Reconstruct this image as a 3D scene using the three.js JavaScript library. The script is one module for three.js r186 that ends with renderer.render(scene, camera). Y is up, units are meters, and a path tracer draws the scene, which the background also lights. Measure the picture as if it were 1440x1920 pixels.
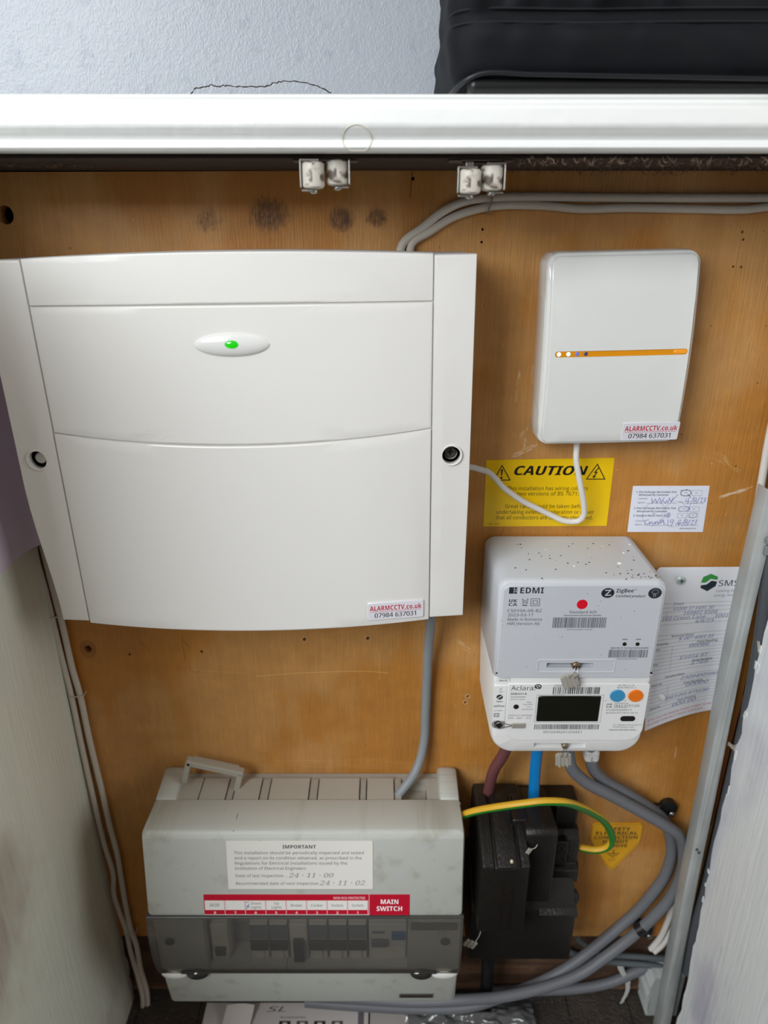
import * as THREE from 'three';
import { RoundedBoxGeometry } from 'three/addons/geometries/RoundedBoxGeometry.js';
import { mergeGeometries, mergeVertices, toCreasedNormals } from 'three/addons/utils/BufferGeometryUtils.js';
import { RectAreaLightUniformsLib } from 'three/addons/lights/RectAreaLightUniformsLib.js';
import { Brush, Evaluator, SUBTRACTION } from 'three-bvh-csg';

// ------------------------------------------------------------ camera, light, exposure
const scene = new THREE.Scene();
const camera = new THREE.PerspectiveCamera(2 * Math.atan(960 / 1340) * 180 / Math.PI, 3 / 4, 0.02, 20);
camera.position.set(0, 0.854, 0.561);
camera.focus = 0.53; camera.userData.fStop = 6.3; // a phone's small lens
camera.rotation.set(-22.3 * Math.PI / 180, 0, 0);
scene.add(camera);
scene.background = new THREE.Color(0.62, 0.74, 0.9);
scene.environment = null;
const renderer = new THREE.WebGLRenderer({ antialias: true });
renderer.toneMapping = THREE.LinearToneMapping;
renderer.toneMappingExposure = 1.04;
renderer.shadowMap.enabled = true;
RectAreaLightUniformsLib.init();
// daylight through the window of the room, to the left behind the camera
const daylight = new THREE.RectAreaLight(new THREE.Color(0.92, 0.97, 1.0), 13.5, 1.25, 1.05);
daylight.position.set(-1.2, 1.68, 1.60); daylight.lookAt(-1.2, 1.68, 0); scene.add(daylight);
// fill added for the left cheek, with an unseen window put round it
const sideFill = new THREE.RectAreaLight(new THREE.Color(1.0, 0.97, 0.93), 4.0, 0.95, 0.95);
sideFill.position.set(1.66, 1.35, 0.95); sideFill.lookAt(0, 1.35, 0.95); scene.add(sideFill);

// ------------------------------------------------------------ helpers
let seed = 7;
const rnd = () => { seed = (seed * 1664525 + 1013904223) >>> 0; return seed / 4294967296; };
const hash = (x, y) => { let h = (x * 374761393 + y * 668265263) | 0; h = Math.imul(h ^ (h >>> 13), 1274126177); return ((h ^ (h >>> 16)) >>> 0) / 4294967296; };
function vn(x, y) { const i = Math.floor(x), j = Math.floor(y); let u = x - i, v = y - j; u = u * u * (3 - 2 * u); v = v * v * (3 - 2 * v);
  return (hash(i, j) * (1 - u) + hash(i + 1, j) * u) * (1 - v) + (hash(i, j + 1) * (1 - u) + hash(i + 1, j + 1) * u) * v; }
const fbm = (x, y, n = 4) => { let s = 0, a = 0.5; for (let k = 0; k < n; k++) { s += a * vn(x + k * 17.3, y + k * 9.7); x *= 2; y *= 2; a *= 0.5; } return s / (1 - Math.pow(0.5, n)); };
const sm = (a, b, x) => { const t = Math.min(1, Math.max(0, (x - a) / (b - a))); return t * t * (3 - 2 * t); };
const V = (x, y, z) => new THREE.Vector3(x, y, z);
const taken = {};
function numbered(n) { const k = taken[n] = (taken[n] ?? -1) + 1; return k ? `${n}_${String(k).padStart(3, '0')}` : n; }
function tag(o, label, category, group, kind) { if (label) o.userData.label = label; if (category) o.userData.category = category; if (group) o.userData.group = group; if (kind) o.userData.kind = kind; return o; }
function thing(name, label, category, pos = [0, 0, 0], turn = 0, group) {
  const o = new THREE.Group(); o.name = numbered(name); o.position.set(...pos); o.rotation.z = turn; scene.add(o); return tag(o, label, category, group); }
function mesh(name, geo, m, parent = scene, pos) {
  const o = new THREE.Mesh(geo, m); o.name = parent === scene ? numbered(name) : name; o.castShadow = o.receiveShadow = true; if (pos) o.position.set(...pos); parent.add(o); return o; }
function structure(name, geo, m, parent) { const o = mesh(name, geo, m, parent); if (!parent || parent === scene) o.userData.kind = 'structure'; return o; }
const merge = gs => mergeGeometries(gs.map(g => { const q = g.index ? g.toNonIndexed() : g.clone(); for (const k of Object.keys(q.attributes)) if (!['position', 'normal', 'uv'].includes(k)) q.deleteAttribute(k); return q; }));
const box = (x0, x1, y0, y1, z0, z1) => new THREE.BoxGeometry(x1 - x0, y1 - y0, z1 - z0).translate((x0 + x1) / 2, (y0 + y1) / 2, (z0 + z1) / 2);
const rbox = (x0, x1, y0, y1, z0, z1, r = 0.001, s = 3) => new RoundedBoxGeometry(x1 - x0, y1 - y0, z1 - z0, s, Math.min(r, (x1 - x0) / 2.01, (y1 - y0) / 2.01, (z1 - z0) / 2.01)).translate((x0 + x1) / 2, (y0 + y1) / 2, (z0 + z1) / 2);
const cyl = (r, h, axis = 'y', n = 20, r2 = r) => { const g = new THREE.CylinderGeometry(r2, r, h, n); if (axis === 'z') g.rotateX(Math.PI / 2); if (axis === 'x') g.rotateZ(-Math.PI / 2); return g; };
// planar uv over two axes, from (u0,v0) over (w,h) metres
function planar(g, a, b, u0, v0, w, h) { const p = g.attributes.position, uv = new Float32Array(p.count * 2), f = { x: i => p.getX(i), y: i => p.getY(i), z: i => p.getZ(i) };
  for (let i = 0; i < p.count; i++) { uv[2 * i] = (f[a](i) - u0) / w; uv[2 * i + 1] = (f[b](i) - v0) / h; } g.setAttribute('uv', new THREE.BufferAttribute(uv, 2)); return g; }
function spline(pts, tension = 0.5) { return new THREE.CatmullRomCurve3(pts.map(p => V(...p)), false, 'centripetal', tension); }
function tube(pts, r, rad = 12, step = 0.004) { const c = spline(pts); const n = Math.max(8, Math.round(c.getLength() / step)); const g = new THREE.TubeGeometry(c, n, r, rad, false);
  const caps = [0, 1].map(t => { const p = c.getPointAt(t), d = c.getTangentAt(t); if (t === 0) d.negate(); const q = new THREE.CircleGeometry(r, rad); q.applyQuaternion(new THREE.Quaternion().setFromUnitVectors(V(0, 0, 1), d)); q.translate(p.x, p.y, p.z); return q; });
  return merge([g, ...caps]); }
// flat strip swept along a curve: width w across the board, thickness t
function rrect(w, h, r, n = 6, cx = 0, cy = 0) { const R = Array.isArray(r) ? r : [r, r, r, r], o = []; const c = [[1, -1, -90], [1, 1, 0], [-1, 1, 90], [-1, -1, 180]];
  c.forEach(([sx, sy, a0], k) => { const q = Math.max(R[k], 1e-5); for (let i = 0; i <= n; i++) { const a = (a0 + 90 * i / n) * Math.PI / 180; o.push([cx + sx * (w / 2 - q) + q * Math.cos(a), cy + sy * (h / 2 - q) + q * Math.sin(a)]); } }); return o; }   // corners: BR, TR, TL, BL
function inset(o, d) { const n = o.length, out = []; for (let i = 0; i < n; i++) { let a = o[(i + n - 1) % n], b = o[i], c = o[(i + 1) % n];
    let e1 = [b[0] - a[0], b[1] - a[1]], e2 = [c[0] - b[0], c[1] - b[1]]; const l1 = Math.hypot(...e1) || 1e-9, l2 = Math.hypot(...e2) || 1e-9;
    let nx = -(e1[1] / l1 + e2[1] / l2), ny = e1[0] / l1 + e2[0] / l2; const l = Math.hypot(nx, ny) || 1; nx /= l; ny /= l;
    const k = Math.min(1.6, 1 / Math.max(0.5, (-(e1[1] / l1) * nx + (e1[0] / l1) * ny))); out.push([b[0] + nx * d * k, b[1] + ny * d * k]); } return out; }
// solid from a closed outline: layers [z, inset] from back to front, front face bowed by bow(x, y)
function pad(outline, layers, { bow = () => 0, rings = 8, crease = 0.5, back = true, centre } = {}) {
  const n = outline.length, pos = [], idx = []; const zm = layers[layers.length - 1][0], z0 = layers[0][0];
  const put = (x, y, z, w) => pos.push(x, y, z + bow(x, y) * w);
  for (const [z, d] of layers) for (const [x, y] of inset(outline, d)) put(x, y, z, zm > z0 ? (z - z0) / (zm - z0) : 1);
  const L = layers.length; for (let k = 0; k < L - 1; k++) for (let i = 0; i < n; i++) { const j = (i + 1) % n, a = k * n + i, b = k * n + j, c = a + n, d = b + n; idx.push(a, b, d, a, d, c); }
  const top = inset(outline, layers[L - 1][1]); const c = centre || [top.reduce((s, p) => s + p[0], 0) / n, top.reduce((s, p) => s + p[1], 0) / n];
  let base = (L - 1) * n; for (let r = 1; r < rings; r++) { const f = 1 - r / rings, s = pos.length / 3; for (const [x, y] of top) put(c[0] + (x - c[0]) * f, c[1] + (y - c[1]) * f, zm, 1);
    for (let i = 0; i < n; i++) { const j = (i + 1) % n; idx.push(base + i, base + j, s + j, base + i, s + j, s + i); } base = s; }
  put(c[0], c[1], zm, 1); const m = pos.length / 3 - 1; for (let i = 0; i < n; i++) idx.push(base + i, base + (i + 1) % n, m);
  if (back) { const s = pos.length / 3; put(c[0], c[1], z0, 0); for (let i = 0; i < n; i++) idx.push((i + 1) % n, i, s); }
  let g = new THREE.BufferGeometry(); g.setAttribute('position', new THREE.Float32BufferAttribute(pos, 3)); g.setIndex(idx); g = toCreasedNormals(g, crease);
  const xs = outline.map(p => p[0]), ys = outline.map(p => p[1]), x0 = Math.min(...xs), y0 = Math.min(...ys);
  return planar(g, 'x', 'y', x0, y0, Math.max(...xs) - x0, Math.max(...ys) - y0); }
// solid swept along x from a (z, y) profile, with chamfered ends
function sweepX(profile, x0, x1, bev = 0.002, crease = 0.5) { const g = pad(profile, [[0, bev], [bev * 0.3, bev * 0.3], [bev, 0], [x1 - x0 - bev, 0], [x1 - x0 - bev * 0.3, bev * 0.3], [x1 - x0, bev]], { rings: 2, crease });
  // local (x=z, y=y, z=along) -> world: x = x1 - z, so the outline keeps its handedness
  g.applyMatrix4(new THREE.Matrix4().set(0, 0, -1, x1, 0, 1, 0, 0, 1, 0, 0, 0, 0, 0, 0, 1)); return g; }
function roundPoly(pts, r, n = 5) { const o = []; const N = pts.length; pts.forEach((p, i) => { const q = pts[i].length > 2 ? pts[i][2] : r; const a = pts[(i + N - 1) % N], c = pts[(i + 1) % N];
    const u = [a[0] - p[0], a[1] - p[1]], v = [c[0] - p[0], c[1] - p[1]], lu = Math.hypot(...u), lv = Math.hypot(...v), d = Math.min(q, lu * 0.49, lv * 0.49); if (d < 1e-6) { o.push([p[0], p[1]]); return; }
    const A = [p[0] + u[0] / lu * d, p[1] + u[1] / lu * d], B = [p[0] + v[0] / lv * d, p[1] + v[1] / lv * d];
    for (let k = 0; k <= n; k++) { const t = k / n, s = 1 - t; o.push([s * s * A[0] + 2 * s * t * p[0] + t * t * B[0], s * s * A[1] + 2 * s * t * p[1] + t * t * B[1]]); } }); return o; }
function cut(g, ...tools) { const ev = new Evaluator(); ev.attributes = ['position', 'normal', 'uv']; ev.useGroups = false; let a = new Brush(g); a.updateMatrixWorld(); for (const t of tools) { const b = new Brush(t); b.updateMatrixWorld(); a = ev.evaluate(a, b, SUBTRACTION); a.updateMatrixWorld(); } return a.geometry; }

// ------------------------------------------------------------ textures
function pixels(w, h, fn, srgb = true) { const d = new Uint8Array(w * h * 4); for (let y = 0; y < h; y++) for (let x = 0; x < w; x++) { const c = fn(x, y), k = 4 * (y * w + x); if (typeof c === 'number') d[k] = d[k + 1] = d[k + 2] = c; else { d[k] = c[0]; d[k + 1] = c[1]; d[k + 2] = c[2]; } d[k + 3] = 255; }
  const t = new THREE.DataTexture(d, w, h, THREE.RGBAFormat); t.magFilter = t.minFilter = THREE.LinearFilter; t.wrapS = t.wrapT = THREE.MirroredRepeatWrapping; if (srgb) t.colorSpace = THREE.SRGBColorSpace; t.needsUpdate = true; return t; }
// a printed sheet, drawn in millimetres from its top left corner
function print(wmm, hmm, k, bg, draw) { const c = document.createElement('canvas'); c.width = Math.round(wmm * k); c.height = Math.round(hmm * k); const g = c.getContext('2d');
  const P = { g, k, w: wmm, h: hmm,
    fill(x, y, w, h, col) { g.fillStyle = col; g.fillRect(x * k, y * k, w * k, h * k); },
    rect(x, y, w, h, col, lw = 0.3) { g.strokeStyle = col; g.lineWidth = lw * k; g.strokeRect(x * k, y * k, w * k, h * k); },
    circ(x, y, r, col, lw = 0, ry = r) { g.beginPath(); g.ellipse(x * k, y * k, r * k, ry * k, 0, 0, 7); if (lw) { g.strokeStyle = col; g.lineWidth = lw * k; g.stroke(); } else { g.fillStyle = col; g.fill(); } },
    path(pts, col, lw = 0.3, close = false, fill = false) { g.beginPath(); pts.forEach((p, i) => i ? g.lineTo(p[0] * k, p[1] * k) : g.moveTo(p[0] * k, p[1] * k)); if (close) g.closePath(); if (fill) { g.fillStyle = col; g.fill(); } else { g.strokeStyle = col; g.lineWidth = lw * k; g.lineJoin = g.lineCap = 'round'; g.stroke(); } },
    text(s, x, y, size, { col = '#222', font = 'sans-serif', bold = false, italic = false, w = 0, align = 'left', rot = 0 } = {}) { g.save(); g.translate(x * k, y * k); g.rotate(rot); g.font = `${italic ? 'italic ' : ''}${bold ? 'bold ' : ''}${(size * k).toFixed(1)}px ${font}`; g.fillStyle = col; const m = g.measureText(s).width; const f = w ? w * k / m : 1; g.scale(f, 1); g.textBaseline = 'alphabetic'; g.textAlign = 'left'; g.fillText(s, align === 'center' ? -m / 2 : align === 'right' ? -m : 0, 0); g.restore(); },
    bars(x, y, w, h, n, col = '#3a3a3a') { let q = x; const u = w / n; for (let i = 0; q < x + w - u; i++) { const a = u * (0.35 + 0.7 * rnd()); P.fill(q, y, a, h, col); q += a + u * (0.35 + 0.6 * rnd()); } },
    scrawl(s, x, y, size, col, w) { P.text(s, x, y, size, { col, italic: true, font: 'serif', w }); } };
  P.fill(0, 0, wmm, hmm, bg); draw(P); const t = new THREE.CanvasTexture(c); t.colorSpace = THREE.SRGBColorSpace; t.anisotropy = 8; return t; }
const M = (o) => new THREE.MeshPhysicalMaterial(o);
const col = h => new THREE.Color(h);
const stipple = pixels(512, 512, (x, y) => 255 * fbm(x / 9, y / 9, 4), false);
const fine = pixels(256, 256, (x, y) => 255 * hash(x, y) * 0.5 + 255 * 0.5 * vn(x / 3, y / 3), false);
const rep = (t, x, y) => { const c = t.clone(); c.repeat.set(x, y); c.needsUpdate = true; return c; };
const MT = {
  whitePlastic: M({ color: '#e6e4e0', roughness: 0.33, bumpMap: rep(fine, 6, 6), bumpScale: 0.00002 }),
  glossWhite: M({ color: '#e8e8e4', roughness: 0.16, clearcoat: 0.4, clearcoatRoughness: 0.08 }),
  lens: M({ color: '#e6e6e3', roughness: 0.12, clearcoat: 0.6 }),
  ledGreen: M({ color: '#0b5a08', emissive: '#20ff10', emissiveIntensity: 0.55, roughness: 0.2, clearcoat: 1 }),
  steel: M({ color: '#b8b6b0', metalness: 1, roughness: 0.32 }),
  darkSteel: M({ color: '#6a6a68', metalness: 1, roughness: 0.4 }),
  leadTag: M({ color: '#c2beb4', metalness: 0.45, roughness: 0.4 }),
  meterWhite: M({ color: '#eeeeec', roughness: 0.38 }),
  hubShell: M({ color: '#cdd0d5', roughness: 0.4, bumpMap: rep(fine, 4, 4), bumpScale: 0.00003 }),
  cableWhite: M({ color: '#dedad4', roughness: 0.5 }),
  cableOld: M({ color: '#cfc8bc', roughness: 0.55, bumpMap: rep(stipple, 6, 1), bumpScale: 0.0002 }),
  tailGrey: M({ color: '#6f7176', roughness: 0.5, bumpMap: rep(stipple, 10, 1), bumpScale: 0.00015 }),
  flexGrey: M({ color: '#8d9296', roughness: 0.5 }),
  flatGrey: M({ color: '#5a6062', roughness: 0.6 }),
  brownCable: M({ color: '#6b3d3f', roughness: 0.55 }),
  blueCable: M({ color: '#0a84cf', roughness: 0.4 }),
  black: M({ color: '#1c1917', roughness: 0.5, bumpMap: rep(stipple, 3, 3), bumpScale: 0.0003 }),
  blackCable: M({ color: '#0f0f10', roughness: 0.5 }),
  clipBlack: M({ color: '#17181b', roughness: 0.4 }),
  hole: M({ color: '#140d08', roughness: 1 }),
  copper: M({ color: '#a0603a', metalness: 0.9, roughness: 0.45 }),
};

// ------------------------------------------------------------ the setting
const wallPaintBump = pixels(1024, 1024, (x, y) => 255 * (0.55 * fbm(x / 5, y / 7, 3) + 0.45 * Math.pow(fbm(x / 16 + 40, y / 16, 3), 2)), false);
const wallPaint = M({ color: '#d3dae4', roughness: 0.42, bumpMap: rep(wallPaintBump, 5, 5), bumpScale: 0.00035,
  map: rep(pixels(512, 512, (x, y) => { const n = fbm(x / 90, y / 60, 4), s = sm(0.6, 0.8, fbm(x / 9 + 7, y / 7 + 3, 4)); return [152 + 10 * n - 9 * s, 157 + 9 * n - 8 * s, 165 + 8 * n - 6 * s]; }), 1.7, 1.7) });
wallPaint.color.set('#ffffff');
const roomPaint = M({ color: '#a1948a', roughness: 0.9 });
// upper wall, over the cupboard
const wallBack = structure('wall_back', planar(box(-1.9, 1.7, 0.9, 2.4, -0.17, -0.05), 'x', 'y', 0, 0, 1, 1), wallPaint);
{ const pts = [[-0.1443, 0.9395], [-0.1412, 0.9433], [-0.1327, 0.9447], [-0.1282, 0.9461], [-0.1255, 0.9452], [-0.1228, 0.9450], [-0.1168, 0.9457], [-0.105, 0.9447], [-0.0883, 0.9447], [-0.0811, 0.9474], [-0.0731, 0.9485], [-0.0573, 0.9474], [-0.0476, 0.9444], [-0.0393, 0.9409]];
  const g = []; for (let i = 0; i < pts.length - 1; i++) { const [a, b] = [pts[i], pts[i + 1]], n = 5; let last = a; for (let k = 1; k <= n; k++) { const t = k / n, w = (k < n ? (rnd() - 0.5) * 0.0012 : 0), p = [a[0] + (b[0] - a[0]) * t, a[1] + (b[1] - a[1]) * t + w]; const r = 0.00022 + 0.00025 * rnd(); g.push(new THREE.TubeGeometry(new THREE.LineCurve3(V(...last, -0.05), V(...p, -0.05)), 1, r, 5)); last = p; } }
  structure('crack', merge(g), M({ color: '#3a3330', roughness: 1 }), wallBack); }
// the moulded ledge over the cupboard
const ledgePaint = M({ color: '#eef0ee', roughness: 0.28, bumpMap: rep(pixels(512, 256, (x, y) => 255 * (0.5 * fbm(x / 70, y / 14, 3) + 0.5 * fbm(x / 14, y / 20 + 50, 3)), false), 3, 6), bumpScale: 0.0005 });
{ const prof = [[-0.05, 0.888], [0.112, 0.888], [0.1185, 0.8876], [0.1222, 0.8884], [0.1238, 0.8902], [0.1234, 0.8922], [0.1217, 0.8934], [0.1212, 0.894], [0.1222, 0.8952], [0.1252, 0.8968], [0.1272, 0.8992], [0.1281, 0.902], [0.1281, 0.905], [0.1272, 0.908], [0.1256, 0.9104], [0.1232, 0.9122], [0.1222, 0.9128], [0.1224, 0.9136], [0.1234, 0.9142], [0.123, 0.9152], [0.1215, 0.9158], [-0.05, 0.916]];
  const g = sweepX(prof, -0.75, 0.75, 0.0005, 0.9); planar(g, 'x', 'y', 0, 0.888, 0.6, 0.6);
  const ledge = structure('trim_1', g, ledgePaint);
  const zAt = y => { for (let i = 2; i < prof.length - 2; i++) { const a = prof[i], b = prof[i + 1]; if (y >= a[1] && y <= b[1] && b[1] > a[1]) return a[0] + (b[0] - a[0]) * (y - a[1]) / (b[1] - a[1]); } return 0.12; };
  const ring = []; for (let i = 0; i <= 48; i++) { const a = i / 48 * Math.PI * 2, y = Math.max(0.8886, 0.8942 + 0.0066 * Math.sin(a)); ring.push([-0.0146 + 0.0080 * Math.cos(a), y, zAt(y) + 0.0001]); }
  structure('filler_ring', tube(ring, 0.0003, 6, 0.0008), M({ color: '#cfc8b8', roughness: 0.6 }), ledge);
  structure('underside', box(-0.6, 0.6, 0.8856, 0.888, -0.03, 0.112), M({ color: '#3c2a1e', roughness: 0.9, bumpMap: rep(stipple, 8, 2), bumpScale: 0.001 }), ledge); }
// brush-painted cheeks at both sides of the cupboard
function paintedCheek(warm) { const W = 512, H = 1536; const dirt = (u, v) => sm(0.5, 0.78, fbm(u * 3.2 + (warm ? 3 : 9), v * 5 + (warm ? 1 : 5), 5));
  const map = pixels(W, H, (x, y) => { const u = x / W, v = y / H; const st = fbm(x / 4, y / 110 + 3 * vn(x / 40, y / 200), 4), st2 = fbm(x / 18 + 30, y / 160, 3), d = dirt(u, v) * (0.4 + 0.6 * st), sc = st > 0.8 && hash(x >> 1, y >> 5) > 0.92 ? 1 : 0; const k = 0.985 + 0.03 * st2 - 0.1 * sc + 0.03 * (st - 0.5);
    return warm ? [(224 - 58 * d) * k, (228 - 72 * d) * k, (214 - 70 * d) * k] : [(236 - 52 * d) * k, (240 - 60 * d) * k, (240 - 40 * d) * k]; });
  const bump = pixels(W, H, (x, y) => 255 * (0.6 * fbm(x / 4, y / 90 + 2 * vn(x / 30, y / 200), 4) + 0.4 * fbm(x / 14, y / 22, 4)), false);
  return M({ map, roughness: 0.5, bumpMap: bump, bumpScale: 0.0007 }); }
function cheek(name, xIn, xOut, zBack, ragged, m, z1) { const n = 90, pts = []; for (let i = 0; i <= n; i++) { const y = 0.886 * i / n; pts.push([zBack(y) + ragged * (fbm(y * 60, 3.1, 4) - 0.5) * 2, y]); }
  const outline = [...pts.map(p => p), [z1, 0.886], [z1, 0]].reverse(); const s = new THREE.Shape(outline.map(p => new THREE.Vector2(p[0], p[1])));
  const g = new THREE.ExtrudeGeometry(s, { depth: Math.abs(xOut - xIn), bevelEnabled: false, steps: 1 }); g.applyMatrix4(new THREE.Matrix4().set(0, 0, -1, Math.max(xIn, xOut), 0, 1, 0, 0, 1, 0, 0, 0, 0, 0, 0, 1)); planar(g, 'z', 'y', 0, 0, 0.33, 0.9); return structure(name, g, m); }
const cheekL = paintedCheek(true), cheekR = paintedCheek(false);
cheek('wall_left', -0.296, -0.36, y => 0.014 - 0.02 * (1 - y / 0.9), 0.004, cheekL, 0.32).rotation.set(0, 0, 0.0);  // its unseen front end is lengthened to shade the left of the alarm panel
const rightCheek = cheek('wall_right', 0.3155, 0.37, y => 0.05 + 0.008 * sm(0.3, 0.1, y), 0.004, cheekR, 0.235);
// peeling skin of paint along its rear edge
{ const g = []; for (let i = 0; i < 22; i++) { const y = 0.22 + 0.34 * rnd(), w = 0.0012 + 0.003 * rnd(), h = 0.003 + 0.008 * rnd(); g.push(new RoundedBoxGeometry(0.0012, h, w, 1, 0.0004).rotateY(0.5 * (rnd() - 0.5)).rotateX(0.4 * (rnd() - 0.5)).translate(0.3155 + 0.001 * rnd(), y, 0.051 + 0.0035 * (rnd() - 0.5))); }
  const o = structure('paint_flakes', merge(g), M({ color: '#e4e8e6', roughness: 0.6 }), rightCheek); o.userData.kind = 'stuff'; }
// old timber behind and below the plywood, and the sides the cupboard closes against
const oldTimber = M({ roughness: 0.85, map: rep(pixels(512, 512, (x, y) => { const n = fbm(x / 110, y / 7, 4), d = fbm(x / 30, y / 30, 4), k = 0.6 + 0.7 * n; return [92 * k + 40 * d * d, 64 * k + 34 * d * d, 44 * k + 30 * d * d]; }), 1.6, 1.6), bumpMap: rep(stipple, 6, 6), bumpScale: 0.001 });
structure('trim_2', planar(rbox(-0.36, 0.37, 0.0, 0.125, -0.045, -0.013, 0.003), 'x', 'y', 0, 0, 0.6, 0.6), oldTimber);
structure('wall_cupboard_back', box(-0.42, 0.42, 0, 0.9, -0.17, -0.046), M({ color: '#4b3a30', roughness: 1 }));
structure('wall_cupboard_left', box(-1.9, -0.36, 0, 0.888, -0.17, 0.11), roomPaint);
structure('wall_cupboard_right', box(0.37, 1.7, 0, 0.888, -0.17, 0.11), roomPaint);
const dirtFloor = M({ roughness: 0.95, map: rep(pixels(512, 512, (x, y) => { const n = fbm(x / 40, y / 40, 5), s = hash(x, y), plank = (Math.abs(((x / 512 * 7) % 1) - 0.5) > 0.485) ? 0.5 : 1; const k = (0.45 + 0.75 * n) * plank, l = s > 0.988 ? 60 : 0; return [74 * k + l, 64 * k + l, 56 * k + l]; }), 1.2, 1.2), bumpMap: rep(stipple, 5, 5), bumpScale: 0.002 });
structure('floor', planar(box(-2.02, 1.82, -0.1, 0, -0.17, 1.77), 'x', 'z', 0, 0, 0.6, 0.6), dirtFloor);
structure('ceiling', box(-2.02, 1.82, 2.4, 2.5, -0.17, 1.77), M({ color: '#c2bab2', roughness: 0.9 }));
structure('wall_west', box(-2.02, -1.9, 0, 2.4, -0.17, 1.77), roomPaint);
structure('wall_east', merge([box(1.7, 1.82, 0, 2.4, -0.17, 0.45), box(1.7, 1.82, 0, 2.4, 1.45, 1.77), box(1.7, 1.82, 0, 0.85, 0.45, 1.45), box(1.7, 1.82, 1.85, 2.4, 0.45, 1.45)]), roomPaint);
{ const w = new THREE.Group(); w.name = 'added_window_2'; w.userData.kind = 'structure'; scene.add(w); structure('window_frame', merge([box(1.73, 1.78, 0.85, 1.85, 0.45, 0.5), box(1.73, 1.78, 0.85, 1.85, 1.4, 1.45), box(1.73, 1.78, 0.85, 0.9, 0.5, 1.4), box(1.73, 1.78, 1.8, 1.85, 0.5, 1.4)]), M({ color: '#eeeeea', roughness: 0.4 }), w);  // unseen window added to go with the fill light on the right
  structure('pane', box(1.75, 1.756, 0.9, 1.8, 0.5, 1.4), M({ color: '#ffffff', transmission: 1, thickness: 0, roughness: 0 }), w); }
structure('wall_south', merge([box(-1.9, -1.86, 0, 2.4, 1.65, 1.77), box(-0.54, 1.7, 0, 2.4, 1.65, 1.77), box(-1.86, -0.54, 0, 1.09, 1.65, 1.77), box(-1.86, -0.54, 2.27, 2.4, 1.65, 1.77)]), roomPaint);
{ const w = new THREE.Group(); w.name = 'window_1'; w.userData.kind = 'structure'; scene.add(w); const fm = M({ color: '#eeeeea', roughness: 0.4 });
  structure('window_frame', merge([box(-1.86, -1.81, 1.09, 2.27, 1.68, 1.73), box(-0.59, -0.54, 1.09, 2.27, 1.68, 1.73), box(-1.81, -0.59, 1.09, 1.14, 1.68, 1.73), box(-1.81, -0.59, 2.22, 2.27, 1.68, 1.73), box(-1.225, -1.175, 1.14, 2.22, 1.68, 1.73)]), fm, w);
  structure('pane', box(-1.81, -0.59, 1.14, 2.22, 1.70, 1.706), M({ color: '#ffffff', transmission: 1, thickness: 0, roughness: 0 }), w); }
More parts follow.
